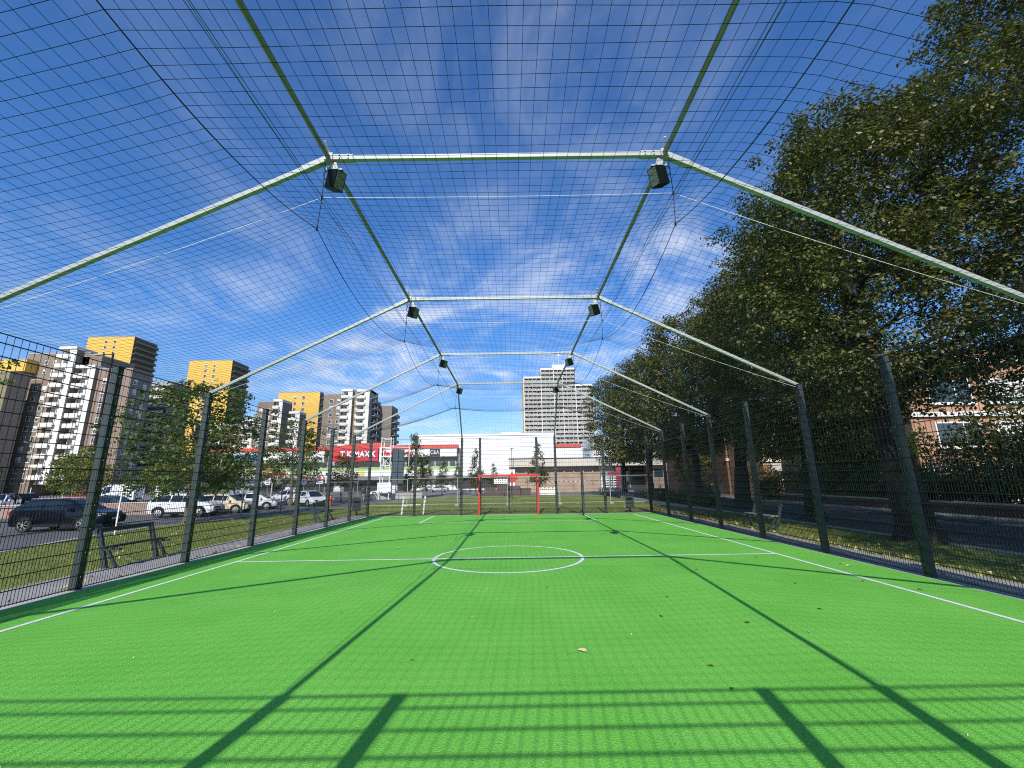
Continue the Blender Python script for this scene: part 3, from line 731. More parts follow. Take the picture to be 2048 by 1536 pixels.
t = thing('apartment_block', 'pale grey block with long white balconies behind the street lamp', 'building')
body(t, -134, -124, 151, 160, 38.5, M['concrete'], side=M['darkside'])
b = MB(); b.box(-135, -124.5, 148.9, 149.1, 0, 1.05); b.box(-135, -124.5, 149.1, 150.99, -.2, 0); b.box(-133, -125, 150.9, 150.98, .2, 2.2, 1)
me = b.mesh('balcony', [M['offwhite'], M['dark']])
for k in range(12): link_mesh('balcony', me, t, (0, 0, 35.2 - 2.8 * k))
t = thing('apartment_block', 'low brown block with white balcony stack mostly hidden by the big maple', 'building')
body(t, -126, -104.4, 168, 180, 25, M['brown'])
balcony_stack(t, -119, -115, 167, 2, 24.5); balcony_stack(t, -104.2, -99.6, 163, 2, 25.5)
body(t, -99.4, -97.8, 162, 172, 27.5, M['brownv'], 'front_wall')
for k in range(8): win(t, -98.6, 162, 23.5 - 2.8 * k, 1.0, 1.5); win(t, -110, 168, 21 - 2.8 * k, 1.2, 1.5)

t = thing('apartment_block', 'brown block stepping down with two white balcony stacks beside the yellow block', 'building')
body(t, -97.7, -91.5, 160.5, 172, 32.5, M['brown'])
balcony_stack(t, -91.4, -87.9, 160, 2, 32.6, dep=7)
balcony_stack(t, -84.9, -80.9, 160, 2, 27.8, dep=5)
for k in range(10): win(t, -96.2, 160.5, 28.6 - 2.8 * k, 1.1, 1.4); win(t, -93.2, 160.5, 28.6 - 2.8 * k, 1.1, 1.4)
t = thing('apartment_block', 'large brown block with twin white balcony stacks above the red shop sign', 'building')
body(t, -76.5, -69.1, 169.4, 182, 37.0, M['brown'])
body(t, -69.0, -57.7, 170.6, 180, 38.9, M['brown'], 'rear_wall')
balcony_stack(t, -69.0, -64.7, 169, 2, 38.2, dep=1.58); balcony_stack(t, -62.8, -57.75, 169, 2, 38.0, sidem=M['concrete'], dep=8)
for k in range(12):
    z = 33.4 - 2.8 * k
    win(t, -73.2, 169.4, z, 1.5, 1.6); win(t, -70.3, 169.4, z, 1.3, 1.6)
for k in range(5): win(t, -63.6, 170.6, 33 - 2.8 * k, .8, 1.5)
parapets_side(t, -57.65, 172, 180, 37, 12, 2.8, M['concrete'])
body(t, -57.6, -51.6, 180.2, 190, 33.8, M['darkside'], 'rear_tower', side=M['darkside'])
parapets_side(t, -51.5, 181, 189, 32.5, 10, 2.8, M['concrete'])

# --- tall balcony tower
t = thing('high_rise', 'tall grey stepped tower block covered in rows of balconies', 'building')
TY = 290
secs = [(9.2, 21.3, 24), (21.3, 30.3, 26), (30.3, 45.4, 26), (45.4, 57.2, 22)]
FH = 2.99
for x0, x1, n in secs:
    b = MB(); b.box(x0, x1, TY + 1.6, TY + 16, 0, FH * n, 0); b.box(x0 - .15, x1 + .15, TY - .2, TY + 16, FH * n + .004, FH * n + 1.3, 1)
    b.build('wall', [M['concrete'], M['white']], t)
    pb = MB(); pb.box(x0 + .25, x1 - .25, TY, TY + .18, -.1, 1.42, 0); pb.box(x0 + .25, x1 - .25, TY + .18, TY + 1.59, -.1, .08, 0)
    nb = int((x1 - x0) / 3.0)
    bw = (x1 - x0) / nb
    for k in range(1, nb): pb.box(x0 + k * bw - .08, x0 + k * bw + .08, TY + .02, TY + 1.59, .08, FH - .12, 2)
    pm = [pb.mesh('balcony', [M['towerband'], M['dark'], M['offwhite']])]
    for fl in range(8, n):
        link_mesh('balcony', pm[0], t, (0, 0, FH * fl))
    for var in range(3):
        gb = MB()
        for k in range(nb):
            a = x0 + k * bw + .2; c = a + bw - .4
            gb.box(a, c, TY + 1.50, TY + 1.57, .1, 2.75, 0)
            for q in range(3):
                if rnd.random() < .88:
                    s_ = a + (c - a) * (q + .12) / 3; gb.box(s_, s_ + (c - a) * .20, TY + 1.38, TY + 1.48, 1.2, 2.45, 1)
            if rnd.random() < .12: gb.disc((a + .6, TY - .12, 1.5), (0.3, -1, .5), .5, .06, 10, 1)
        gm = gb.mesh('balcony_window', [M['dark'], M['blind']])
        for fl in range(8 + var, n, 3): link_mesh('balcony_window', gm, t, (0, 0, FH * fl))
b = MB()
for x0, x1, n in secs: b.box(x0 - .22, x0 + .22, TY - .35, TY + 1.6, 0, FH * n)
b.box(36.2, 36.5, TY - .3, TY + 1.6, 0, FH * 26); b.box(57.0, 57.5, TY - .35, TY + 16, 0, FH * 22)
b.build('white_fin', M['offwhite'], t)
b = MB(); b.box(8.4, 8.95, TY - .2, TY + 16, 0, FH * 24); b.build('gable_cladding', M['yellow'], t)
b = MB(); b.box(29.6, 39.6, TY + 3, TY + 12, FH * 26 + 1.31, FH * 26 + 4.6); b.build('rooftop_storey', M['white'], t)
b = MB()
for x, h in ((31, 3), (34.8, 9.5), (33, 2), (37.2, 3.2), (39, 2.4), (30.2, 1.8)): b.tube([(x, TY + 4, FH * 26 + 4.6), (x, TY + 4, FH * 26 + 4.6 + h)], .14, 5)
b.box(34.2, 35.4, TY + 3.8, TY + 4.2, FH * 26 + 11.2, FH * 26 + 12.6)
b.build('antenna', M['white'], t)

# --- shopping centre
t = thing('shopping_centre', 'long low shopping centre with red roof band and shop signs', 'building')
b = MB(); b.box(-78, -13.6, 111.6, 140, -.6, 10.2); b.build('wall', M['mallgrey'], t)
b = MB(); b.box(-78, -46.4, 109.5, 112, 9.95, 10.75); b.box(-33.4, -13.9, 109.5, 112, 10.15, 11.0)
b.prism_y([(-46.3, 10.0), (-33.45, 10.3), (-33.45, 11.7), (-39.5, 11.6), (-46.3, 10.8)], 109.4, 112); b.build('roof_band', M['mallred'], t)
b = MB(); b.box(-74.5, -48.2, 109.8, 111.59, 6.95, 9.94); b.build('fascia_panel', M['mallwhite'], t)
b = MB(); b.box(-33.0, -14.9, 109.8, 111.59, 7.95, 10.14); b.box(-14.85, -14.2, 109.75, 111.59, 7.95, 10.14)
b.build('fascia_panel', M['mallwhite'], t)
b = MB(); b.box(-46.3, -34.2, 109.3, 109.39, 7.0, 10.3); b.box(-33.9, -33.5, 109.2, 111.5, 6.8, 10.6, 1); b.build('red_sign_panel', [M['signred'], M['white']], t)
b = MB(); b.box(-78, -13.8, 110.6, 111.59, 4.75, 5.4); b.build('green_band', M['signgreen'], t)
b = MB(); b.box(-78, -13.8, 109.9, 111.59, 3.15, 4.7); b.build('sign_band', M['mallwhite'], t)
b = MB(); b.box(-78, -13.8, 109.0, 111.59, 2.45, 3.1); b.build('canopy', M['mallgrey'], t)
def mall_window(glass):
    q = MB(); q.box(-.8, .8, -.05, 0, 0, .06, 0); q.box(-.8, .8, -.05, 0, 1.44, 1.5, 0); q.box(-.8, -.74, -.05, 0, .06, 1.44, 0)
    q.box(.74, .8, -.05, 0, .06, 1.44, 0); q.box(-.74, .74, -.03, -.01, .06, 1.44, 1)
    return q.mesh('window', [M['white'], glass])
MW = [mall_window(M['glass']), mall_window(M['glasslight'])]
for k in range(34): link_mesh('window', MW[1 if rnd.random() < .35 else 0], t, (-76.5 + k * 1.85, 111.59, 5.45))
b = MB()
x = -77.5
while x < -14.5:
    w = rnd.uniform(1.6, 4.2); mi = rnd.choice((0, 0, 1, 2, 2))
    if x > -42: mi = rnd.choice((0, 1, 1, 1, 2))
    b.box(x, min(x + w, -13.9), 111.45, 111.58, -.4, rnd.choice((1.7, 2.0, 2.3)), mi); x += w + rnd.uniform(.15, .5)
b.build('shop_front', [M['dark'], M['white'], M['glass']], t)
text_part('lettering', 'T·K·MAXX', 2.1, M['white'], t, (-39.4, 109.2, 8.75), extrude=.06, sx=.92, bold=.06)
b = MB(); b.disc((-45.0, 109.24, 8.9), (0, 1, 0), .95, .08, 18); b.build('sign_disc', M['lettering_red'], t)
text_part('lettering', 'Media Markt', 1.75, M['lettering_red'], t, (-29.7, 109.7, 9.0), extrude=.06, sx=.90, shear=.25, bold=.05)
b = MB(); b.box(-21.1, -18.5, 109.6, 109.79, 8.1, 9.9); b.build('black_sign', M['signblack'], t)
text_part('lettering', 'C&A', 1.35, M['white'], t, (-19.8, 109.55, 9.0), extrude=.03, sx=.85)
b = MB(); b.box(-73.2, -64.6, 109.6, 109.79, 7.3, 9.0); b.build('blue_sign', M['signblue'], t)
text_part('lettering', 'Opm', 1.3, M['white'], t, (-69.0, 109.55, 8.1), extrude=.03)
text_part('lettering', 'CITY CENTER', 1.45, M['lettering_red'], t, (-61.5, 109.8, 3.95), extrude=.05, sx=.9, bold=.06)
text_part('lettering', 'VA', 1.2, M['lettering_red'], t, (-62.5, 110.4, 5.7), extrude=.05, bold=.05)
text_part('lettering', 'MAK', 1.15, M['signblack'], t, (-40.2, 109.85, 3.95), extrude=.03, bold=.04)
b = MB(); b.disc((-38.2, 109.86, 3.95), (0, 1, 0), .62, .06, 16); b.build('yellow_sign_disc', M['signyellow'], t)

t = thing('hall', 'big plain white windowless hall beside the shopping centre', 'building')
b = MB(); b.box(-25.6, 11.2, 113.5, 150, -.6, 13.5); b.build('wall', M['hall'], t)
b = MB(); b.box(-25.75, 11.35, 113.3, 150, 13.503, 13.95); b.build('parapet', M['white'], t)
b = MB(); b.box(-12, -8.5, 122, 126, 13.96, 14.9); b.build('roof_vent', M['mallgrey'], t)
b = MB(); b.box(-3, 2.5, 120, 124, 13.96, 15.0); b.build('roof_vent', M['white'], t)
b = MB(); b.box(-13.5, -1.2, 113.1, 113.49, .0, 2.6, 0); b.box(-13.5, -1.2, 111.8, 113.49, 2.62, 3.0, 1); b.build('loading_bay', [M['dark'], M['mallgrey']], t)
t = thing('shop_wing', 'white shop wing with a red strip below the tall grey tower', 'building')
b = MB(); b.box(7.5, 21.6, 116, 140, -.6, 10.3); b.build('wall', M['hall'], t)
b = MB(); b.box(7.0, 18.9, 115.6, 118, 10.304, 11.2); b.build('roof_band', M['mallred'], t)
b = MB(); b.box(19.2, 21.4, 115.8, 115.99, 6.2, 10.2, 0); b.build('stair_glazing', M['glasslight'], t)
text_part('lettering', 'LIDL', .55, M['signblack'], t, (20.5, 115.72, 9.3)); text_part('lettering', 'LIDL', .55, M['signblack'], t, (20.5, 115.72, 8.1))
b = MB(); b.box(21.65, 27.5, 115.0, 130, -.1, 12.7); b.build('stair_tower', M['white'], t)

t = thing('pavilion', 'low brick pavilion with a broad beige concrete fascia', 'building')
b = MB(); b.box(.6, 19.4, 82, 96, -.6, 4.15); b.build('wall', M['bricktan'], t)
b = MB(); b.box(-.6, 29.2, 80.4, 97, 4.153, 5.55); b.box(-.65, 29.25, 80.35, 97, 5.553, 5.75, 1); b.build('roof_fascia', [M['fascia'], M['dark']], t)
b = MB(); b.box(.6, 19.4, 81.93, 81.998, 3.45, 4.1); b.build('lintel_band', M['concrete'], t)
for k in range(11):
    b = MB(); b.box(.75 + 1.8 * k, 1.0 + 1.8 * k, 81.7, 81.92, -.6, 3.4); b.build('pilaster', M['bricktan'], t)
b = MB(); b.box(19.41, 26.4, 86, 96, -.6, 4.15, 0); b.box(20.9, 22.2, 85.9, 85.99, 0, 2.9, 1); b.box(23.2, 23.5, 85.9, 85.99, .0, 3.9, 1); b.box(22.3, 23.1, 85.92, 85.99, 1.2, 3.2, 2); b.build('entrance', [M['dark'], M['glasslight'], M['white']], t)
b = MB(); b.box(19.5, 20.4, 80.9, 81.6, 0, 4.14, 0); b.box(18.1, 19.48, 81.5, 81.9, .9, 3.0, 0); b.box(16.6, 19.48, 81.45, 81.495, 0, 2.2, 1); b.build('red_pillar', [M['signred'], M['white']], t)
b = MB(); b.box(26.42, 29.0, 82, 96, -.6, 4.15, 0); b.box(27.0, 28.6, 81.9, 81.99, 2.0, 3.5, 1); b.build('side_wall', [M['bricktan'], M['glass']], t)
t = thing('brick_house', 'distant flat red brick house above the pavilion roof', 'building')
b = MB(); b.box(35.0, 44.5, 118, 130, -.1, 9.4); b.box(38.8, 44.2, 121, 128, 9.403, 11.2); b.build('wall', M['brickpink'], t)

# --- brick school on the right, stepping back in three blocks
t = thing('school_block', 'red-brown brick gable with a pale downpipe near the far road end', 'building')
b = MB(); b.box(22.3, 35, 52.5, 62, -.1, 7.0); b.build('wall', M['brickred'], t)
b = MB(); b.box(22.1, 35.1, 52.3, 62, 7.003, 7.4); b.build('parapet', M['concrete'], t)
for x in (22.38, 25.1):
    b = MB(); b.tube([(x, 52.36, 0), (x, 52.36, 6.9)], .11, 8); b.build('downpipe', M['white'], t)
t = thing('school_block', 'brown brick school block with tall windows and pale bands behind the trees', 'building')
b = MB(); b.box(22.0, 44, 44, 52.4, -.1, 7.6); b.build('wall', M['brickred'], t)
for z in (3.35, 5.3): 
    b = MB(); b.box(21.9, 44.05, 43.85, 43.998, z, z + .28); b.build('pale_band', M['fascia'], t)
for x in (23.4, 26.8, 30.2):
    for z, h in ((.9, 2.2), (5.6, 1.5)): win(t, x, 44, z, 2.2, h, 'front', 0)
t = thing('school_block', 'orange brick school wing with a white band, seen between the trunks', 'building')
b = MB(); b.box(22.2, 62, 38, 43.8, -.1, 8.6); b.build('wall', M['brickorange'], t)
for z in (3.0, 6.1):
    b = MB(); b.box(22.1, 62, 37.8, 37.998, z, z + .24); b.build('white_band', M['white'], t)
for k in range(9):
    for z in (1.45, 4.4): win(t, 24.2 + 3.6 * k, 38, z, 2.7, 1.4, 'front', None)
t = thing('school_block', 'nearest orange brick school wing behind the hedge', 'building')
b = MB(); b.box(23.3, 62, 24.5, 34, -.1, 9.0); b.build('wall', M['brickorange'], t)
for z in (1.9, 5.0, 8.2):
    b = MB(); b.box(23.2, 62, 24.3, 24.498, z, z + .26); b.build('white_band', M['white'], t)
for k in range(8):
    for z in (.3, 3.2, 5.75): win(t, 25.9 + 3.5 * k, 24.5, z, 2.6, 1.5, 'front', None)
# ------------------------------------------------------------------ trees and plants
def leaf_quads(b, pts, size, q, droop=0.35, aspect=0.62, centre=None, lie=0.75):
    """one diamond leaf per point; leaves of a spray face outwards and up from its centre, the rest lie at random"""
    for p in pts:
        c = Vector(p); s = size * q.uniform(.65, 1.35)
        n = Vector((q.gauss(0, 1), q.gauss(0, 1), q.gauss(0, 1))).normalized()
        if centre is not None:
            o = c - centre
            if o.length > 1e-4: n = (o.normalized() * .8 + Vector((0, 0, .55)) + n * (1.25 - lie)).normalized()
        t = n.cross(Vector((q.uniform(-1, 1), q.uniform(-1, 1), q.uniform(-.3, .3))))
        if t.length < 1e-3: continue
        d = t.normalized(); d = (d + Vector((0, 0, -droop * .6))).normalized(); w = n.cross(d).normalized() * s * aspect * .5
        k = n * s * .06
        b.add([c - d * s * .5, c + w - d * s * .05 - k, c + d * s * .5, c - w - d * s * .05 - k], [(0, 1, 2, 3)])

def limb(b, p, d, length, r0, r1, q, n=6, wob=.12, sides=7):
    pts, rs = [Vector(p)], [r0]; d = Vector(d).normalized()
    for i in range(n):
        d = (d + Vector((q.uniform(-wob, wob), q.uniform(-wob, wob), q.uniform(-wob, wob) + .03))).normalized()
        pts.append(pts[-1] + d * length / n); rs.append(r0 + (r1 - r0) * (i + 1) / n)
    b.tube(pts, rs, sides)
    return pts, d

def tree_meshes(seed, H, zc, R, trunk_r, nclump, per, leaf, matname, bark='bark', shape='oval', clump_r=1.0, gap=.0, flat=.7, lean=(0, 0), offs=(0, 0)):
    """(trunk mesh, crown mesh): tapered trunk with limbs; leaf clumps spread through the crown, thicker towards its skin"""
    q = random.Random(seed); tb, cb = MB(), MB()
    pts, d = limb(tb, (0, 0, -.1), (lean[0], lean[1], 1), H * .72, trunk_r, trunk_r * .22, q, 9, .05, 10)
    tb.tube([(0, 0, -.1), (0, 0, .12), (lean[0] * .4, lean[1] * .4, .5)], [trunk_r * 1.5, trunk_r * 1.25, trunk_r * .98], 10)
    tips = []
    nl = 13
    for k in range(nl):
        t = .30 + .65 * k / (nl - 1); i = min(int(t * 9), 8); base = pts[i].lerp(pts[i + 1], t * 9 - i)
        if base.z < zc - .3: continue
        a = k * 2.4 + q.uniform(-.4, .4); up_ = .25 + .8 * t
        L_ = R * (1.0 - .45 * max(0, (t - .45) / .55)) * q.uniform(.65, .95)
        lp, ld = limb(tb, base, (math.cos(a), math.sin(a), up_), L_, trunk_r * .34 * (1.15 - t * .6), trunk_r * .06, q, 6, .16, 6)
        for m_ in range(3):
            j = q.randint(2, 5); aa = a + q.uniform(-1.1, 1.1)
            limb(tb, lp[j], (math.cos(aa), math.sin(aa), q.uniform(.0, .8)), L_ * .45, trunk_r * .10, trunk_r * .02, q, 4, .2, 5)
    def env(z):
        u = (z - zc) / (H - zc)
        if shape == 'oval': return R * max(0.0, (1 - abs(2 * u - .80) ** 2.6 / (1.0 if u < .4 else 1.75))) ** .55 if 0 <= u <= 1 else 0
        if shape == 'cone': return R * (1 - u) ** .8 * min(1, u * 7 + .35)
        return R * math.sqrt(max(0, 1 - (2 * u - 1) ** 2))
    made = 0; tries = 0; tone = []
    lobes = [(q.uniform(0, 6.28), q.uniform(.1, .98), q.uniform(.62, 1.22)) for _ in range(16)]
    while made < nclump and tries < nclump * 20:
        tries += 1
        z = zc + (H - zc) * q.random(); e = env(z)
        if e <= .05 or q.random() > (e / R) ** .8 + .05: continue
        a = q.uniform(0, 6.283); f = math.sqrt(q.uniform(.02, 1)) ** .75
        u = (z - zc) / (H - zc); k = 1.0
        for la, lu, ls in lobes:
            da = abs((a - la + 3.1416) % 6.283 - 3.1416); w_ = math.exp(-(da / .42) ** 2 - ((u - lu) / .10) ** 2); k += (ls - 1) * w_ * 1.3
        if gap and q.random() < gap: f *= .55
        shoot = q.random() < .13
        if shoot: f = q.uniform(1.02, 1.24)
        c = Vector((math.cos(a) * e * f * k + offs[0] * u + lean[0] * z, math.sin(a) * e * f * k + offs[1] * u + lean[1] * z, z))
        cr_ = clump_r * (.42 if shoot else q.choice((.42, .6, .8, 1.0, 1.15))); n = int(per * (cr_ / clump_r) ** 1.5 * q.uniform(.8, 1.25)) + 4
        tn = q.random(); stretch = Vector((math.cos(a), math.sin(a), 0)) * q.uniform(.15, .7) if f > .6 else Vector((0, 0, 0))
        P = []
        for _ in range(n):
            v = Vector((q.gauss(0, 1), q.gauss(0, 1), q.gauss(0, 1))); v.normalize(); v *= cr_ * q.random() ** .45
            w_ = v + stretch * v.dot(stretch)
            P.append((c.x + w_.x, c.y + w_.y, c.z + v.z * flat - .30 * (v.x * v.x + v.y * v.y) / max(cr_, .1)))
        n0 = len(cb.f); leaf_quads(cb, P, leaf, q, centre=c - Vector((0, 0, cr_ * .45))); tone += [tn] * (len(cb.f) - n0)
        made += 1
    cm = cb.mesh('crown', M[matname])
    at_ = cm.attributes.new('tone', 'FLOAT', 'FACE'); at_.data.foreach_set('value', tone)
    return tb.mesh('trunk', M[bark]), cm

def place_tree(name, label, cat, meshes, loc, rz=0.0, s=1.0, group=None, sz=None):
    t = thing(name, label, cat, loc, rz, group); t.scale = (s, s, sz or s)
    link_mesh('trunk', meshes[0], t); link_mesh('crown', meshes[1], t)
    return t

# the row of lindens on the right
LA = tree_meshes(1, 13.3, 3.7, 3.4, .46, 680, 190, .108, 'linden', clump_r=.68, lean=(-.02, .0))
LN = tree_meshes(7, 16.5, 4.0, 4.7, .42, 900, 220, .102, 'linden', clump_r=.72)
LB = tree_meshes(2, 13.4, 2.9, 3.6, .36, 640, 150, .13, 'linden', clump_r=.76)
LC = tree_meshes(3, 16.5, 4.2, 4.8, .36, 560, 90, .22, 'linden', clump_r=1.05)
GL = 'lindens along the road'
place_tree('linden_tree', 'nearest linden with a thick leaning trunk close behind the fence', 'tree', LA, (10.95, 12.0, -.05), .4, 1.0, GL)
place_tree('linden_tree', 'linden whose crown fills the top corner of the picture, trunk out of sight', 'tree', LN, (15.8, 8.7, -.05), 2.2, 1.0, GL)
place_tree('linden_tree', 'linden behind the nearest one, its trunk beside the road kerb', 'tree', LB, (12.5, 18.3, -.05), 4.1, .97, GL)
place_tree('linden_tree', 'linden halfway along the row, its crown above the end of the fence', 'tree', LA, (13.4, 25.5, -.05), 2.6, 1.0, GL)
place_tree('linden_tree', 'linden beyond the cage corner in front of the red-brown gable', 'tree', LC, (14.6, 34.0, -.05), 1.2, .92, GL)
place_tree('linden_tree', 'linden with a slim dark trunk left of the pavilion entrance door', 'tree', LC, (14.6, 45.8, -.05), 3.3, .92, GL)
place_tree('linden_tree', 'farthest linden, beside the tall tower and the white slatted rack', 'tree', LC, (14.6, 56.4, -.05), 5.0, .95, GL)
place_tree('linden_tree', 'unseen linden beside the viewer, added to shade the near verge', 'tree', LB, (11.0, -3.4, -.05), 1.8, 1.0, GL)  # out of view, added to cast shade over the right verge
place_tree('linden_tree', 'unseen linden behind the viewer, added to shade the verge and road', 'tree', LA, (10.9, -12, -.05), 2.8, 1.1, GL)  # out of view too, added for more shade on that side
MP = tree_meshes(11, 9.2, 1.9, 3.8, .17, 250, 70, .20, 'maple', 'barkpale', 'oval', .68, .25)
place_tree('maple_tree', 'big loose-crowned maple between the white SUV and the yellow tower', 'tree', MP, (-18.9, 25.6, -.45), 1.0, 1.05, None, .90)
MQ = tree_meshes(12, 7.4, 3.0, 2.2, .15, 80, 46, .22, 'maple', 'barkpale', 'oval', .62, .2)
place_tree('maple_tree', 'slim dark green tree with a thin trunk beside the parked white cars', 'tree', MQ, (-22.9, 45.2, -.5), .3, 1.2)
YT = tree_meshes(21, 5.0, 1.6, 1.7, .09, 75, 46, .20, 'young', 'barkpale', 'round', .55)
YU = tree_meshes(22, 5.4, 1.5, 1.9, .09, 80, 42, .21, 'young', 'barkpale', 'oval', .6, .2)
GY = 'young yellow-green trees on the car park'
for k, (x, y, s, me, lb) in enumerate([
    (-28.7, 45, 1.0, YT, 'round yellow-green young tree in front of the blue shop sign'),
    (-27.6, 50, .85, YU, 'thin yellow-green young tree over the red shop lettering'),
    (-24.4, 50, 1.0, YU, 'yellow-green young tree behind the slim tree with the dark trunk'),
    (-46.0, 37, .80, YU, 'small yellow-green tree below the brown high-rise balconies'),
    (-36.5, 36, .95, YT, 'bushy yellow-green tree right of the tall street lamp foot'),
    (-33.0, 33.5, .9, YU, 'yellow-green tree tight against the near side of the tall street lamp'),
    (-30.5, 38.5, .95, YT, 'yellow-green tree left of the market parasols'),
    (-26.5, 34.5, .9, YU, 'yellow-green tree under the left edge of the big maple'),
    (-21.6, 31.5, .85, YT, 'low yellow-green tree directly behind the white SUV roof'),
    (-60, 60, 1.15, YT, 'distant yellow-green tree at the foot of the dark apartment block')]):
    place_tree('young_tree', lb, 'tree', me, (x * 1.2, y * 1.2, -.5), k * 1.7, s * 1.22, GY)
place_tree('young_tree', 'half-bare young tree at the far left edge behind the fence', 'tree', tree_meshes(23, 8.6, 6.6, .8, .10, 16, 20, .22, 'maple', 'bark', 'round', .4, .2), (-24.0, 18.8, -.5))
RT = tree_meshes(31, 5.3, 1.9, 1.5, .09, 70, 40, .20, 'rusty', 'barkpale', 'oval', .55, .2)
place_tree('young_tree', 'rust-brown young tree in front of the red clothing store sign', 'tree', RT, (-20.1, 51.2, -.5), .5, 1.1)
HB = tree_meshes(41, 8.4, 1.5, 2.1, .10, 120, 42, .22, 'hornbeam', 'barkpale', 'cone', .62)
HC = tree_meshes(42, 6.6, 1.4, 1.35, .08, 80, 40, .20, 'hornbeam', 'barkpale', 'cone', .5)
GH = 'conical young trees in front of the white hall'
for k, (x, y, s, me, lb) in enumerate([
    (-14.1, 62, 1.0, HB, 'biggest conical tree, left of the black and white shop sign'),
    (-12.7, 64, .68, HB, 'conical tree leaning into the biggest one on its shop sign side'),
    (-12.1, 75, .95, HC, 'slim conical tree straight below the black and white shop sign'),
    (-9.5, 75, .80, HC, 'small dark conical tree at the corner of the shopping centre'),
    (-5.55, 66, 1.03, HC, 'yellowing conical tree left of the red goal against the white hall'),
    (-3.65, 85, .83, HC, 'smallest conical tree seen just above the red crossbar'),
    (3.6, 60, 1.08, HC, 'conical tree at the red goal corner in front of the beige fascia'),
    (-16.0, 66, .60, HC, 'narrow conical tree behind the white truss tower')]):
    place_tree('hornbeam_tree', lb, 'tree', me, (x, y, -.5), k * 2.1, s * 1.07, GH)
place_tree('street_tree', 'yellowing tree between the pavilion and the dark wheelie bins', 'tree', tree_meshes(51, 7.2, 1.4, 2.0, .14, 110, 46, .24, 'young', 'bark', 'oval', .7), (20.3, 47.5, 0))
place_tree('street_tree', 'dark rounded tree above the pavilion roof beyond the slim trunks', 'tree', tree_meshes(52, 9.5, 2.0, 4.2, .2, 120, 46, .35, 'maple', 'bark', 'round', 1.0), (29.5, 112, -.5))

# hedges, bushes and ivy along the right boundary
def bush(label, cat, x0, x1, y0, y1, z0, z1, n, leaf, m, seed, name='hedge'):
    q = random.Random(seed); b = MB(); P = []
    for _ in range(n):
        x, y = q.uniform(x0, x1), q.uniform(y0, y1)
        top = z1 * (.72 + .28 * math.sin(y * 1.3 + seed) * math.sin(x * 1.7 + 2 * y)) + q.gauss(0, .12)
        z = z0 + (top - z0) * q.random() ** .6; P.append((x, y, z))
    leaf_quads(b, P, leaf, q)
    for k in range(int((y1 - y0) * 1.2) + 1): limb(b, (q.uniform(x0, x1), y0 + k / 1.2, -.05), (q.uniform(-.3, .3), q.uniform(-.3, .3), 1), z1 * .75, .03, .008, q, 4, .2, 4)
    o = b.build(name, M[m]); tag(o, label, cat); return o
bush('dense mixed hedge with yellow tips behind the green mesh fence', 'hedge', 20.3, 23.0, 5.5, 16.4, .3, 3.7, 14000, .17, 'hedge', 3)
bush('lower dark hedge behind the green mesh fence by the thick trunk', 'hedge', 20.2, 22.0, 16.5, 26.5, .3, 2.3, 9000, .17, 'hedge', 4)
bush('tall leafy shrub with yellowing top in front of the orange brick wing', 'shrub', 21.4, 27.0, 15.5, 22.6, .4, 5.4, 16000, .17, 'hedge', 6, 'shrub')
bush('bright green shrub hanging in front of the orange brick walls', 'shrub', 20.0, 22.9, 23.2, 32.0, .5, 5.9, 17000, .17, 'maple', 7, 'shrub')
bush('dry brown bush at the end of the green mesh fence', 'shrub', 18.9, 20.4, 31.8, 34.6, 0, 2.6, 2600, .18, 'rusty', 8, 'shrub')
bush('dark shrub strip along the foot of the lindens beyond the corner', 'hedge', 11.6, 13.4, 27.5, 40, -.02, .75, 5500, .14, 'hedge', 9)

# grass blades and litter
def blades(polys, n, h, seed):
    q = random.Random(seed); b = MB()
    for (x0, x1, y0, y1, share, ok) in polys:
        for _ in range(int(n * share)):
            x, y = q.uniform(x0, x1), q.uniform(y0, y1)
            if ok and not ok(x, y): continue
            a = q.uniform(0, 6.283); hh = h * q.uniform(.5, 1.5); w = .007 * q.uniform(.8, 1.8); z = lawn_z(x, y) - .003; l = q.uniform(-.05, .05), q.uniform(-.05, .05)
            c, s = math.cos(a) * w, math.sin(a) * w
            b.add([(x - c, y - s, z), (x + c, y + s, z), (x + l[0], y + l[1], z + hh)], [(0, 1, 2)])
    return b
def inl(x, y): return x > lawn_edge(y) + .15
g = blades([(-19.0, -9.06, 4, 23.4, .62, inl), (8.28, 11.05, 5, 23.4, .22, None), (-18.5, 11.0, 23.6, 46, .55, inl)], 120000, .042, 77)
tag(g.build('grass', M['blade']), 'short yellowish green grass around the pitch', 'grass', kind='stuff')
q = random.Random(9); b = MB(); P = []
for _ in range(150): x = q.uniform(-17, -9.1); y = q.uniform(5, 23); P.append((x, y, lawn_z(x, y) + .03))
for _ in range(300): P.append((8.2 + abs(q.gauss(0, .22)) if q.random() < .55 else q.triangular(7.45, 10.9, 8.6), q.uniform(4, 26), .015))
for _ in range(60): P.append((q.uniform(-8.9, -7.8), q.uniform(5, 22), .01))
for _ in range(80): x = q.uniform(-10, 10); y = q.uniform(24, 40); P.append((x, y, lawn_z(x, y) + .03))
leaf_quads(b, P, .11, q, 0)
tag(b.build('fallen_leaves', M['dryleaf']), 'pale dry leaves scattered over the lawns and kerbs', 'leaf litter', kind='stuff')
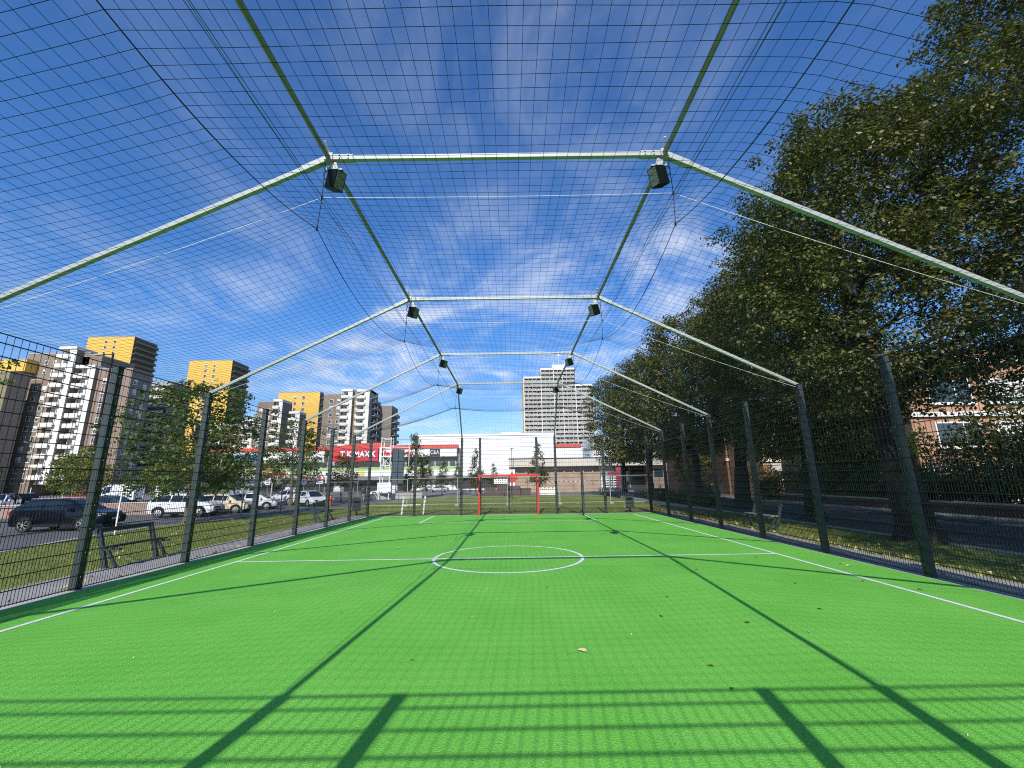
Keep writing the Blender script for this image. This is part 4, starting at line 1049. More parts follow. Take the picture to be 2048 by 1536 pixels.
# ------------------------------------------------------------------ vehicles
def paint(name, c, rough=0.25, metal=0.0): return mat('paint_' + name, c, rough, 0.04, 2, coat=0.5 if max(c) > .1 else .12, metal=metal, spec=.5 if max(c) > .1 else .25)
M['tyre'] = mat('tyre_rubber', (0.018, 0.018, 0.019), 0.8, 0.15, 10)
M['rim'] = mat('alloy_rim', (0.55, 0.56, 0.57), 0.3, 0.08, 10, metal=0.6)
M['trim'] = mat('black_trim', (0.010, 0.0105, 0.011), 0.6, 0.1, 8, spec=0.25)
M['carglass'] = mat('car_glass', (0.012, 0.017, 0.020), 0.04, 0.2, 1.5, spec=0.6)
M['headlamp'] = mat('headlamp_glass', (0.62, 0.64, 0.66), 0.1, 0.1, 12, spec=0.9)
M['taillamp'] = mat('taillamp_glass', (0.40, 0.015, 0.015), 0.15, 0.1, 12)
M['plate'] = mat('number_plate', (0.70, 0.70, 0.68), 0.5, 0.03, 9)
# stations: x, z sill, z belt, z top, half widths sill / belt / top ; glass spans are (first, last) station of cabin sides, windscreen, rear window
CARS = {
 'suv': dict(st=[(-2.26, .48, .92, .98, .74, .76, .72), (-2.18, .36, 1.02, 1.10, .86, .86, .80), (-2.02, .30, 1.06, 1.30, .91, .90, .74), (-1.62, .27, 1.06, 1.60, .93, .91, .67), (-.70, .26, 1.04, 1.67, .93, .91, .67), (.10, .26, 1.02, 1.64, .93, .91, .67), (.50, .26, 1.01, 1.56, .93, .91, .69), (1.22, .26, 1.00, 1.07, .93, .89, .80), (1.75, .27, .95, 1.01, .92, .87, .76), (2.10, .32, .84, .90, .88, .82, .70), (2.27, .42, .68, .74, .76, .74, .64)],
             cab=(2, 7), wind=(6, 7), rear=(1, 3), wx=(-1.36, 1.40), wr=.36),
 'hatch': dict(st=[(-2.02, .46, .86, .90, .70, .74, .70), (-1.94, .34, .95, 1.02, .82, .83, .76), (-1.80, .27, .98, 1.22, .87, .86, .70), (-1.42, .24, .98, 1.46, .89, .87, .63), (-.55, .23, .97, 1.53, .89, .87, .63), (.15, .23, .95, 1.50, .89, .87, .63), (.48, .23, .94, 1.42, .89, .87, .65), (1.22, .23, .92, .97, .89, .85, .76), (1.66, .25, .86, .91, .88, .82, .70), (1.95, .31, .74, .79, .82, .76, .64), (2.08, .40, .60, .65, .70, .68, .58)],
             cab=(2, 7), wind=(6, 7), rear=(1, 3), wx=(-1.25, 1.27), wr=.32),
 'sport': dict(st=[(-2.18, .42, .78, .84, .72, .76, .70), (-2.08, .30, .90, .94, .86, .86, .76), (-1.75, .22, .93, .98, .92, .90, .74), (-1.15, .20, .92, 1.16, .93, .90, .62), (-.45, .20, .90, 1.29, .92, .89, .58), (.05, .20, .88, 1.29, .92, .89, .58), (.30, .20, .86, 1.22, .92, .88, .60), (1.05, .20, .82, .87, .92, .86, .74), (1.60, .22, .74, .80, .90, .84, .68), (2.05, .28, .60, .66, .84, .78, .62), (2.20, .34, .50, .55, .72, .68, .56)],
             cab=(2, 7), wind=(6, 7), rear=(2, 4), wx=(-1.28, 1.30), wr=.33),
 'van': dict(st=[(-2.92, .50, 1.20, 2.30, .90, .94, .84), (-2.86, .36, 1.25, 2.42, .96, .97, .86), (-2.0, .32, 1.28, 2.46, .98, .98, .87), (-.9, .32, 1.28, 2.47, .98, .98, .87), (.3, .32, 1.28, 2.46, .98, .98, .86), (.9, .32, 1.27, 2.40, .98, .97, .84), (1.25, .32, 1.26, 2.26, .98, .97, .80), (2.05, .32, 1.22, 1.36, .97, .93, .84), (2.45, .33, 1.06, 1.16, .95, .90, .78), (2.72, .38, .84, .92, .90, .84, .72), (2.82, .46, .66, .72, .78, .74, .62)],
             cab=(4, 7), wind=(6, 7), rear=None, wx=(-1.75, 1.85), wr=.35)}
CARMESH = {}
def car_parts(kind):
    if kind in CARMESH: return CARMESH[kind]
    C_ = CARS[kind]; st = C_['st']; bodyb, gl = MB(), MB()
    rings = []
    for (x, zl, zb, zt, wl_, wb_, wt_) in st:
        zm = zl + (zb - zl) * .5
        half = [(wl_ * .96, zl), (wl_ + .012, zm), (wb_, zb), (wb_ + (wt_ - wb_) * .92, zb + (zt - zb) * .88), (wt_ * .80, zt)]
        rings.append([Vector((x, -w, z)) for w, z in half] + [Vector((x, w, z)) for w, z in half[::-1]])
    n = len(rings[0])
    for i in range(len(rings) - 1):
        for j in range(n):
            k = (j + 1) % n
            quad = [rings[i][j], rings[i + 1][j], rings[i + 1][k], rings[i][k]]
            bodyb.add(quad, [(3, 2, 1, 0)])
    bodyb.add(rings[0], [tuple(range(n))]); bodyb.add(rings[-1], [tuple(range(n - 1, -1, -1))])
    c0, c1 = C_['cab']
    out = lambda v, s: Vector((v.x, v.y + (.006 if v.y > 0 else -.006) * s, v.z))
    posts = [C_['cab'][0] + (1 if kind != 'van' else 0), 4]
    for i in range(c0, c1):                                           # side glass, a little proud, inset from the roof and belt
        for j, s in ((2, 1), (6, 1)):
            a, b_, c_, d_ = rings[i][j], rings[i + 1][j], rings[i + 1][j + 1], rings[i][j + 1]
            lo, hi = (.10, .92) if j == 2 else (.92, .10)
            def mix(p, q, t): return p + (q - p) * t
            ta, tb_ = ((.06, .94) if i not in (3, 4) else ((.0, .95) if i == 3 else (.05, 1.0)))
            P = [mix(mix(a, b_, ta), mix(d_, c_, ta), lo), mix(mix(a, b_, tb_), mix(d_, c_, tb_), lo), mix(mix(a, b_, tb_), mix(d_, c_, tb_), hi), mix(mix(a, b_, ta), mix(d_, c_, ta), hi)]
            if (P[0] - P[3]).length + (P[1] - P[2]).length < .18: continue
            gl.add([out(p, 1) for p in P], [(0, 1, 2, 3)])
    def cross_glass(i, off):
        a, d_ = rings[i], rings[i + 1]
        P = [a[3] * .94 + a[6] * .06, a[6] * .94 + a[3] * .06, d_[6] * .95 + d_[3] * .05, d_[3] * .95 + d_[6] * .05]
        Q = [a[4], a[5], d_[5], d_[4]]
        for k in range(3):
            L_ = [(P[0], Q[0], Q[3], P[3]), (Q[0], Q[1], Q[2], Q[3]), (Q[1], P[1], P[2], Q[2])][k]
            gl.add([p + Vector((off, 0, .008)) for p in L_], [(0, 1, 2, 3)])
    w0, w1 = C_['wind']
    for i in range(w0, w1): cross_glass(i, .004)
    if C_['rear']:
        for i in range(*C_['rear']): cross_glass(i, -.004)
    res = dict(body=bodyb, glass=gl)
    fx, fz, fw = st[-2][0], st[-2][2] - .03, st[-2][5]
    hl = MB(); hl.box(-.16, .10, -.15, .15, -.065, .065)
    res['headlight'] = hl.mesh('headlight', M['headlamp'], 30)
    tlm = MB(); tlm.box(-.05, .08, -.13, .13, -.09, .09); res['tail_light'] = tlm.mesh('tail_light', M['taillamp'], 30)
    mi = MB(); mi.box(-.09, .07, -.02, .17, -.07, .07); res['mirror'] = mi
    wr = C_['wr']
    ty = MB(); prof = [(-.10, wr * .66), (-.11, wr * .92), (-.08, wr), (.08, wr), (.11, wr * .92), (.10, wr * .66)]; ns = 24; vs, fs = [], []
    for k in range(ns):
        a = 2 * math.pi * k / ns
        for yy, r in prof: vs.append((r * math.cos(a), yy, r * math.sin(a)))
    for k in range(ns):
        for j in range(5): fs.append((k * 6 + j, k * 6 + j + 1, ((k + 1) % ns) * 6 + j + 1, ((k + 1) % ns) * 6 + j))
    ty.add(vs, fs); ty.disc((0, 0, 0), (0, 1, 0), wr * .64, .06, 18, 1)
    res['tyre'] = ty.mesh('wheel', [M['tyre'], M['trim']], 40)
    rm = MB()
    for side in (-1, 1):
        for k in range(7):
            a = 2 * math.pi * k / 7; rm.bar((.05 * math.cos(a), side * .085, .05 * math.sin(a)), (wr * .64 * math.cos(a), side * .095, wr * .64 * math.sin(a)), .028, .05, 0, (0, 1, 0))
        rm.disc((0, side * .088, 0), (0, 1, 0), .065, .03, 12)
        ring = [(wr * .65 * math.cos(2 * math.pi * k / 20), side * .097, wr * .65 * math.sin(2 * math.pi * k / 20)) for k in range(21)]; rm.tube(ring, .012, 4, 0, False)
    res['rim'] = rm.mesh('rim', M['rim'])
    ar = MB()
    for wx in C_['wx']:
        for s in (-1, 1):
            hw = .93 if kind == 'suv' else .985 if kind == 'van' else .90 if kind == 'hatch' else .93
            outer = [(wx + (wr + .075) * math.cos(math.pi * k / 14), wr + (wr + .075) * math.sin(math.pi * k / 14)) for k in range(15)]
            inner = [(wx + (wr + .01) * math.cos(math.pi * k / 14), wr + (wr + .01) * math.sin(math.pi * k / 14)) for k in range(15)]
            for k in range(14): ar.prism_y([outer[k], outer[k + 1], inner[k + 1], inner[k]], s * hw - .05, s * hw + .016)
    res['arch'] = ar.mesh('wheel_arch', M['trim'])
    tr = MB(); y0 = st[4][4]
    for s in (-1, 1): tr.box(C_['wx'][0] + wr, C_['wx'][1] - wr, s * (y0 + .005) - .02, s * (y0 + .005) + .02, st[4][1] - .01, st[4][1] + .13)
    tr.box(st[-1][0] - .03, st[-1][0] + .02, -.45, .45, st[-1][1] + .0, st[-1][1] + .12); tr.box(st[-1][0] - .06, st[-1][0] + .012, -.55, .55, st[-1][2] - .06, st[-1][2] + .03)
    tr.box(st[0][0] - .02, st[0][0] + .05, -.7, .7, st[0][1] - .02, st[0][1] + .12)
    for s in (-1, 1):
        for i in ((3, 4) if kind != 'van' else (4,)):                # door shut lines and handles
            x = st[i][0] + (.25 if i == 3 else -.1)
            tr.box(x, x + .16, s * (st[i][5] + .012) - .012, s * (st[i][5] + .012) + .012, st[i][2] - .13, st[i][2] - .10)
    res['trim'] = tr.mesh('trim', M['trim'])
    pl = MB(); pl.box(st[-1][0] + .02, st[-1][0] + .03, -.26, .26, st[-1][1] + .10, st[-1][1] + .21); pl.box(st[0][0] - .03, st[0][0] - .02, -.26, .26, st[0][1] + .22, st[0][1] + .33)
    res['plate'] = pl.mesh('number_plate', M['plate'])
    rl = MB()
    for s in (-1, 1): rl.bar((st[3][0] + .1, s * .60, st[3][3] + .06), (st[5][0] + .15, s * .60, st[5][3] + .05), .03, .03)
    res['rail'] = rl.mesh('roof_rail', M['rim'])
    res['bm'] = {}
    CARMESH[kind] = res
    return res
def car(kind, pm, loc, rz, label, cat='car', group=None, rails=False, name='parked_car'):
    R = car_parts(kind); C_ = CARS[kind]; st = C_['st']
    t = thing(name, label, cat, loc, math.radians(rz), group)
    if pm.name not in R['bm']: R['bm'][pm.name] = (R['body'].mesh('body', pm, 32), R['glass'].mesh('car_window', M['carglass'], 30), R['mirror'].mesh('mirror', pm))
    bo, gw, mr = R['bm'][pm.name]
    link_mesh('body', bo, t); link_mesh('car_window', gw, t); link_mesh('wheel_arch', R['arch'], t); link_mesh('trim', R['trim'], t); link_mesh('number_plate', R['plate'], t)
    for wx in C_['wx']:
        for s in (-1, 1):
            w = link_mesh('wheel', R['tyre'], t, (wx, s * (st[4][4] - .075), C_['wr'])); link_mesh('rim', R['rim'], w)
    for s in (-1, 1):
        link_mesh('headlight', R['headlight'], t, (st[-2][0] - .02, s * (st[-2][5] - .10), st[-2][2] - .04), s * .45)
        link_mesh('tail_light', R['tail_light'], t, (st[1][0] - .03, s * (st[1][5] - .12), st[1][2] - .06), s * -.3)
        m_ = link_mesh('mirror', mr, t, (st[6][0] + .28, s * (st[6][5] + .01), st[6][2] + .06)); m_.scale = (1, s, 1)
        if rails: link_mesh('roof_rail', R['rail'], t) if s > 0 else None
    return t
pw, pb_, pbe, pd, pm_, ps = paint('white', (0.72, 0.73, 0.74)), paint('blue_black', (0.004, 0.006, 0.011), 0.15), paint('beige', (0.72, 0.60, 0.40)), paint('dark_grey', (0.05, 0.053, 0.058)), paint('maroon', (0.13, 0.018, 0.022)), paint('silver', (0.42, 0.43, 0.44), 0.3, 0.5)
CZ = GZ - .004
car('suv', pb_, (-23.95, 23.85, CZ), 6, 'blue-black SUV with silver wheels parked closest to the lawn', rails=True)
car('suv', pw, (-24.1, 32.5, CZ), 5.2, 'white SUV parked behind the big maple trunk', rails=True)
car('hatch', pbe, (-23.5, 35.85, CZ), 5.6, 'beige taxi parked between the white SUV and the white estate car')
car('hatch', pw, (-23.6, 40.0, CZ), 14, 'white estate car right of the beige taxi, behind a fence post')
car('suv', pw, (-25.0, 49.0, CZ), 150, 'white van-like car showing its red tail lamp near the slim tree')
car('hatch', pd, (-25.4, 53.6, CZ), -40, 'dark grey car half hidden between two white cars by the fence posts')
car('hatch', pw, (-20.64, 44.7, CZ), -40, 'white hatchback with big dark windscreen at the end of the row')
car('hatch', pm_, (-27.4, 19.4, CZ), 190, 'dark maroon car at the left edge behind the fence')
car('suv', pw, (-50.5, 43.0, CZ), -60, 'white off-roader facing the pitch at the far left')
car('suv', pb_, (-55.5, 49.5, CZ), 150, 'dark blue boxy car behind the white off-roader')
car('sport', pw, (-22.1, 74.7, CZ), 183, 'low white sports car passing in front of the shopping centre', name='moving_car')
car('sport', ps, (-16.0, 94.0, CZ), 176, 'low silver sports car parked in front of the grey shop fronts')
car('van', pw, (-55.9, 61.7, CZ), 185, 'white delivery van side-on behind the black SUV roof', 'van')
car('van', pw, (-49.5, 65.0, CZ), 8, 'second white van right of the side-on delivery van', 'van')
car('van', ps, (-45.6, 63.7, CZ), 262, 'silver grey van with its bonnet towards us under the parasols', 'van')
car('hatch', paint('red', (0.36, 0.02, 0.02)), (-39.0, 39.2, CZ), 170, 'small red car just visible over the black SUV bonnet')
car('hatch', pd, (-33.0, 36.0, CZ), 10, 'dark car in the shade behind the low brick wall')
t = thing('delivery_truck', 'grey-blue parcel truck body with dark lettering behind the beige taxi', 'truck', (-42.4, 67.5, GZ), math.radians(4))
b = MB(); b.box(-2.6, 1.6, -1.05, 1.05, .75, 2.95); b.build('cargo_box', paint('parcel_grey', (0.22, 0.26, 0.33), 0.4), t)
b = MB(); b.prism_y([(1.62, .5), (3.2, .5), (3.25, 1.2), (2.75, 2.2), (1.62, 2.3)], -1.0, 1.0); b.build('cab', ps, t)
b = MB(); b.prism_y([(2.0, 1.3), (3.0, 1.3), (2.7, 2.05), (2.0, 2.1)], -1.012, 1.012); b.build('cab_window', M['carglass'], t)
b = MB(); b.box(-2.6, 3.2, -.9, .9, .4, .74); b.build('chassis', M['trim'], t)
for wx in (-1.7, 2.3):
    for s in (-1, 1): w = link_mesh('wheel', car_parts('van')['tyre'], t, (wx, s * .9, .36)); link_mesh('rim', car_parts('van')['rim'], w)
text_part('lettering', 'GLS', 1.5, M['signblack'], t, (-.5, -1.07, 1.9), extrude=.012, bold=.03)

# ------------------------------------------------------------------ street furniture
def bench(loc, rz, label, light=False):
    t = thing('bench', label, 'bench', loc, rz, 'low backed benches outside the fence')
    m = M['whitecable'] if light else M['post']
    b = MB()
    for k in range(2): b.box(-.80, .80, .02 + .15 * k, .11 + .15 * k, .44, .465)
    b.build('seat', M['steel'] if light else M['post'], t)
    b = MB(); b.bar((-.80, -.17, .80), (.80, -.17, .80), .05, .09); b.build('backrest', M['post'], t)
    for x in (-.72, .72):
        b = MB(); b.bar((x, -.18, .84), (x, .10, 0), .06, .09); b.bar((x, .05, .44), (x, .34, 0), .05, .06); b.bar((x, -.02, .40), (x, .36, .40), .06, .05); b.build('leg', M['post'], t)
    return t
bench((-9.1, 10.65, -.006), math.radians(-88), 'dark steel bench on the path beside the two nearest fence posts')
bench((-9.1, 20.9, -.006), math.radians(-88), 'dark steel bench on the path near the far corner of the fence')
bench((8.9, 15.6, -.006), math.radians(92), 'bench with a pale seat on the shaded tree side of the fence', True)
def bin_(loc, rz, label):
    t = thing('litter_bin', label, 'bin', loc, rz)
    b = MB(); b.box(-.21, .21, -.17, .17, .22, .86); b.box(-.225, .225, -.185, .185, .863, .90); b.build('container', M['post'], t)
    b = MB(); b.box(-.04, .04, .175, .24, 0, .95); b.build('pole', M['post'], t)
    b = MB(); b.box(-.15, .15, -.176, -.171, .66, .76); b.build('slot', M['black'], t)
bin_((-8.75, 24.6, -.02), .3, 'dark litter bin behind the far car park corner of the fence')
bin_((6.35, 23.75, -.02), -.2, 'dark litter bin behind the far tree-side corner of the fence')
# white timber rail by the goal
t = thing('low_barrier', 'low white timber hurdle on the grass left of the goal', 'barrier', (-5.5, 24.3, -.03), .02)
for x in (-.58, .60):
    b = MB(); b.bar((x - .05, 0, 0), (x + .05, .05, 1.02), .09, .09); b.build('post', M['white'], t)
b = MB(); b.bar((-.56, .02, .52), (.6, .02, .54), .06, .05); b.build('rail', M['white'], t)
# site fence panels
SITE = MB()
for x in (0, 4.06): SITE.tube([(x, 0, .06), (x, 0, 2.2)], .021, 6)
SITE.tube([(0, 0, 2.2), (4.06, 0, 2.2)], .021, 6); SITE.tube([(0, 0, .14), (4.06, 0, .14)], .021, 6)
SITEF = SITE.mesh('panel_frame', M['steel'])
SM = MB()
for k in range(1, 27): SM.tube([(k * .15, 0, .14), (k * .15, 0, 2.2)], .0022, 3, 0, False)
for z in (.4, .8, 1.2, 1.6): SM.tube([(0, 0, z), (4.06, 0, z)], .0025, 3, 0, False)
SITEM = SM.mesh('wire_infill', M['steel'])
FT = MB(); FT.box(-.36, .36, -.12, .12, 0, .13); FOOT = FT.mesh('foot_block', M['concrete'])
for k, x in enumerate([-16.75, -12.65, -8.55, -4.45, -.25, 3.85, 7.95]):
    t = thing('site_fence_panel', ['wire site fence panel farthest towards the parked cars', 'wire site fence panel in front of the white truss tower', 'wire site fence panel below the black and white shop sign', 'wire site fence panel left of the goal under the white hall', 'wire site fence panel seen through the goal mouth', 'wire site fence panel right of the goal before the brick pavilion', 'wire site fence panel beside the far litter bin'][k], 'site fence', (x, 35.6 - .05 * k, lawn_z(x + 2, 35.5)), -.004 * (k % 3), 'temporary site fence panels')
    link_mesh('panel_frame', SITEF, t); link_mesh('wire_infill', SITEM, t)
    for fx_ in (0, 4.06): link_mesh('foot_block', FOOT, t, (fx_, 0, 0), 1.57)
# truss tower with dark panel
t = thing('truss_tower', 'white steel truss tower carrying a tall dark glass panel', 'tower', (-17.6, 57.6, GZ))
b = MB()
for x in (0, 1.25):
    for y in (0, 1.1): b.bar((x, y, 0), (x, y, 8.2), .11, .11)
for k in range(7):
    z = .8 + k * 1.2
    for y in (0, 1.1): b.bar((0, y, z), (1.25, y, z), .08, .08)
    for x in (0, 1.25): b.bar((x, 0, z), (x, 1.1, z), .08, .08)
for k in (3,): b.bar((0, 0, .8 + k * 1.2), (1.25, 0, .8 + k * 1.2 + 1.2), .05, .05); b.bar((1.25, 0, .8 + k * 1.2), (0, 0, .8 + k * 1.2 + 1.2), .05, .05)
b.bar((1.25, 0, 6.9), (3.4, 1.5, 6.9), .08, .08); b.bar((3.4, 1.5, 4.4), (3.4, 1.5, 7.3), .08, .08); b.bar((2.5, .9, 7.3), (3.4, 1.5, 7.3), .08, .08)
b.build('truss', M['white'], t)
b = MB(); b.box(0, 1.6, -.05, .05, 2.0, 6.6); b.build('dark_panel', mat('smoked_panel', (0.10, 0.125, 0.15), 0.15, 0.2, 1.2), t, loc=(1.42, .3, 0), rz=.55)
b = MB()
for z in (2.0, 3.5, 5.0, 6.55): b.box(0, 1.6, -.07, .07, z - .03, z + .03)
for x in (0, .8, 1.6): b.box(x - .03, x + .03, -.075, .075, 2.0, 6.6)
b.build('panel_frame', M['trim'], t, loc=(1.42, .3, 0), rz=.55)
b = MB(); b.box(-.2, 1.6, -.1, .5, 1.0, 2.2); b.build('notice_board', M['white'], t, loc=(0, -.3, 0))
t = thing('concrete_plinth', 'row of pale concrete blocks at the foot of the white truss tower', 'plinth', (-19.6, 56.6, GZ), .55)
b = MB()
for k in range(5): b.box(k * 1.65, k * 1.65 + 1.58, 0, .6, 0, .75)
b.build('block', M['kerb'], t)
# lamps
def lamp_post(loc, h, label, arm=None, head='flat', m='trim'):
    t = thing('street_lamp', label, 'street lamp', loc)
    b = MB(); b.tube([(0, 0, 0), (0, 0, h * .35), (0, 0, h)], [h * .0095, h * .0085, h * .0055], 10); b.build('mast', M[m], t, 40)
    if arm:
        b = MB(); b.bar((.1, 0, h - .12), (arm * .45, 0, h - .12), .07, .06); b.build('arm', M[m], t)
        b = MB(); b.prism_y([(arm * .42, h - .06), (arm, h - .09), (arm, h - .14), (arm * .8, h - .22), (arm * .42, h - .20)], -.14, .14); b.build('lamp_head', M['concrete'], t)
    else:
        b = MB(); b.tube([(0, 0, h), (0, 0, h + .18), (0, 0, h + .2), (0, 0, h + .28)], [.08, .12, .42, .36], 12); b.build('lamp_head', M['concrete'], t, 30)
lamp_post((-41.2, 42.0, GZ), 15.7, 'tall dark street lamp with a flat arm in front of the brown high-rise', -2.3)
lamp_post((-50, 44, GZ), 6.6, 'short pale-headed lamp beside the dark apartment block', None)
lamp_post((0.0, 78, GZ), 7.7, 'post-top lamp in front of the white hall above the goal', None)
t = thing('bent_pole', 'tall white pole with a bent top between the black SUV and the lawn', 'pole', (-18.0, 20.1, GZ))
b = MB(); b.tube([(0, 0, 0), (-.02, 0, 1.5), (.0, 0, 2.0), (-.03, .02, 2.14), (-.14, .04, 2.22), (-.30, .05, 2.22)], .035, 8); b.build('tube', M['white'], t, 40)
# lattice of white posts on the car park
for k, (x, y, h) in enumerate([(-44.5, 40.2, 2.2), (-38.0, 36.9, 2.1), (-36.2, 37.4, 2.3), (-33.6, 38.0, 2.4), (-31.5, 37.2, 2.3), (-26.5, 34.6, 2.6), (-23.6, 35.2, 2.2), (-26.8, 43.0, 2.3), (-25.4, 43.5, 2.2), (-23.8, 43.0, 2.3)]):
    t = thing('marker_post', 'slim white marker post on the car park', 'post', (x * 1.25, y * 1.25, GZ), 0, 'slim white marker posts')
    b = MB(); b.tube([(0, 0, 0), (0, 0, h)], .05, 8); b.build('pole', M['white'], t); b = MB(); b.tube([(0, 0, h), (0, 0, h + .05)], [.06, .03], 8); b.build('cap', M['concrete'], t)
for k, (x, y) in enumerate([(-21.8, 32.9), (-20.5, 33.2), (-18.6, 35.2)]):
    t = thing('slim_pole', ['slim grey pole between the white SUV nose and the lawn', 'slim grey pole in front of the beige taxi wheel', 'slim grey pole in front of the white estate car'][k], 'pole', (x, y, GZ), 0, 'slim grey poles along the lawn')
    b = MB(); b.tube([(0, 0, 0), (0, 0, 2.5)], .045, 8); b.build('pole', M['mallgrey'], t); b = MB(); b.tube([(0, 0, 2.5), (0, 0, 2.56)], [.05, .02], 8); b.build('cap', M['trim'], t)
# road signs
def sign(loc, h, label, kind):
    t = thing('road_sign', label, 'sign', loc, .05)
    b = MB(); b.tube([(0, 0, 0), (0, 0, h + .35)], .035, 8); b.build('pole', M['concrete'], t)
    def plate(nm, pts, y, m): q_ = MB(); q_.prism_y(pts, y, y + .02); return q_.build(nm, m, t)
    if kind == 'warn':
        tri = lambda s, z: [(-s, z - s * .58), (s, z - s * .58), (0, z + s * 1.15)]
        plate('sign_face', tri(.56, h), -.06, M['red']); plate('sign_centre', tri(.40, h + .01), -.075, M['white'])
        b = MB(); b.box(-.05, .05, -.09, -.077, h - .12, h + .14); b.box(-.14, .14, -.088, -.076, h - .18, h - .10); b.build('symbol', M['signblack'], t)
        plate('extra_plate', [(-.36, h - .72), (.36, h - .72), (.36, h - .40), (-.36, h - .40)], -.06, M['white'])
        b = MB(); b.box(-.26, .26, -.075, -.062, h - .60, h - .53); b.build('plate_marks', M['signblack'], t)
    elif kind == 'round':
        ci = lambda s, z: [(s * math.cos(k * math.pi / 10), z + s * math.sin(k * math.pi / 10)) for k in range(20)]
        plate('sign_face', ci(.32, h), -.06, M['red']); plate('sign_centre', ci(.24, h), -.075, M['signblue'])
        b = MB(); b.bar((-.2, -.083, h - .2), (.2, -.083, h + .2), .012, .05, 0, (0, 1, 0)); b.build('symbol', M['red'], t)
    else:
        plate('sign_face', [(-.24, h - .36), (.24, h - .36), (.24, h + .36), (-.24, h + .36)], -.06, M['white'])
        b = MB()
        for k in range(3): b.box(-.15, .15, -.075, -.062, h - .22 + .18 * k, h - .16 + .18 * k)
        b.build('plate_marks', M['signblack'], t)
sign((-20.6, 46.4, GZ), 2.9, 'triangular red and white warning sign with an extra plate', 'warn')
sign((-21.6, 45.0, GZ), 2.4, 'round red and blue no-stopping sign beside the warning sign', 'round')
sign((-19.6, 46.0, GZ), 2.6, 'narrow white notice on a pole right of the warning sign', 'note')
sign((-25.3, 44.9, GZ), 2.5, 'small white notice on a pole over the white estate car', 'note')
# hydrant
t = thing('fire_hydrant', 'orange-red fire hydrant at the edge of the car park', 'hydrant', (-18.3, 44.0, GZ), .3)
M['hydrant'] = mat('hydrant_paint', (0.50, 0.085, 0.025), 0.4, 0.15, 9)
b = MB(); b.tube([(0, 0, 0), (0, 0, .08), (0, 0, .1), (0, 0, .62), (0, 0, .64), (0, 0, .86), (0, 0, .98), (0, 0, 1.06)], [.2, .2, .11, .11, .17, .17, .12, .05], 14); b.build('barrel', M['hydrant'], t, 35)
for s in (-1, 1):
    b = MB(); b.tube([(s * .1, 0, .74), (s * .27, 0, .70)], .065, 10); b.tube([(s * .27, 0, .70), (s * .33, 0, .69)], .085, 10); b.build('outlet', M['steel'], t)
b = MB(); b.tube([(0, 0, 1.06), (0, 0, 1.12)], .05, 6); b.build('cap', M['steel'], t)
# low brick walls on the car park
for lab, x, y, rz, L_, h in (('long low pinkish brick wall across the car park behind the black SUV', -36.5, 34.0, 12, 22, .95), ('pinkish brick wall at the far left behind the maroon car', -48.9, 29.6, 10, 14, 1.0), ('low grey block wall beyond the pinkish brick wall', -60, 49, 6, 18, .9)):
    t = thing('garden_wall', lab, 'wall', (x, y, GZ - .05), math.radians(rz))
    b = MB(); b.box(-L_ / 2, L_ / 2, -.15, .15, 0, h); b.build('wall_body', M['brickpink'] if 'pink' in lab else M['concrete'], t)
    b = MB(); b.box(-L_ / 2 - .03, L_ / 2 + .03, -.19, .19, h + .002, h + .08); b.build('coping', M['kerb'], t)
# parasols of the market
for k, (x, y) in enumerate([(-50.5, 70), (-46.8, 70.5), (-43.1, 70), (-39.4, 71)]):
    t = thing('parasol', 'white market parasol behind the vans', 'parasol', (x, y, GZ), k * .4, 'white market parasols')
    b = MB(); n = 8; top = (0, 0, 3.25); P = [(1.75 * math.cos(2 * math.pi * j / n), 1.75 * math.sin(2 * math.pi * j / n), 2.45) for j in range(n)]; P2 = [(p[0], p[1], 2.3) for p in P]
    b.add([top] + P + P2, [(0, 1 + j, 1 + (j + 1) % n) for j in range(n)] + [(1 + j, 1 + n + j, 1 + n + (j + 1) % n, 1 + (j + 1) % n) for j in range(n)]); b.build('canopy', M['white'], t)
    b = MB(); b.tube([(0, 0, 0), (0, 0, 3.3)], .04, 8); b.build('pole', M['steel'], t)
    b = MB(); b.box(-.4, .4, -.4, .4, 0, .1); b.build('base', M['concrete'], t)

# ------------------------------------------------------------------ building site beyond the goal
t = thing('paving_stack', 'heap of dark reddish paving stones stacked behind the goal', 'stack', (-3.9, 60.5, GZ), .05)
for k, (x, y, w, h) in enumerate([(0, 0, 1.6, 1.15), (1.7, .2, 1.5, 1.5), (3.3, -.1, 1.7, 1.35), (5.1, .3, 1.4, 1.05), (1.2, -1.0, 1.5, .7)]):
    b = MB(); b.box(x, x + w, y, y + 1.1, .12, .12 + h); b.build('pallet_load', brick_mat('paving_%d' % k, (0.15, 0.105, 0.095), (0.12, 0.085, 0.078), (0.07, 0.055, 0.05), .24, .12, .02) , t)
    b = MB(); b.box(x - .05, x + w + .05, y - .05, y + 1.15, 0, .117); b.build('pallet', M['barkpale'], t)
def site_barrier(x, y, w, h, label, z=0.0):
    t = thing('site_barrier', label, 'barrier', (x, y, GZ + .05 + z), 0)
    b = MB(); b.box(0, w, 0, .05, .3, h); b.build('board', M['white'], t)
    b = MB(); n = int(w / .26)
    for k in range(n):
        x0 = .1 + k * .26; b.box(x0, x0 + .1, -.012, -.004, h - .32, h - .16); b.box(x0, x0 + .08, -.012, -.004, .42, .52)
    for k in range(int(w / .5)): b.box(.06 + k * .5, .3 + k * .5, -.012, -.004, h - .09, h - .01, 1)
    b.build('stripes', [M['dark'], M['red']], t)
    for s in (.12, w - .3): 
        b = MB(); b.box(s, s + .2, -.3, .35, 0, .12); b.build('foot', M['trim'], t)
site_barrier(3.5, 56.0, 2.0, 1.25, 'white site barrier with dark cut-outs seen through the goal')
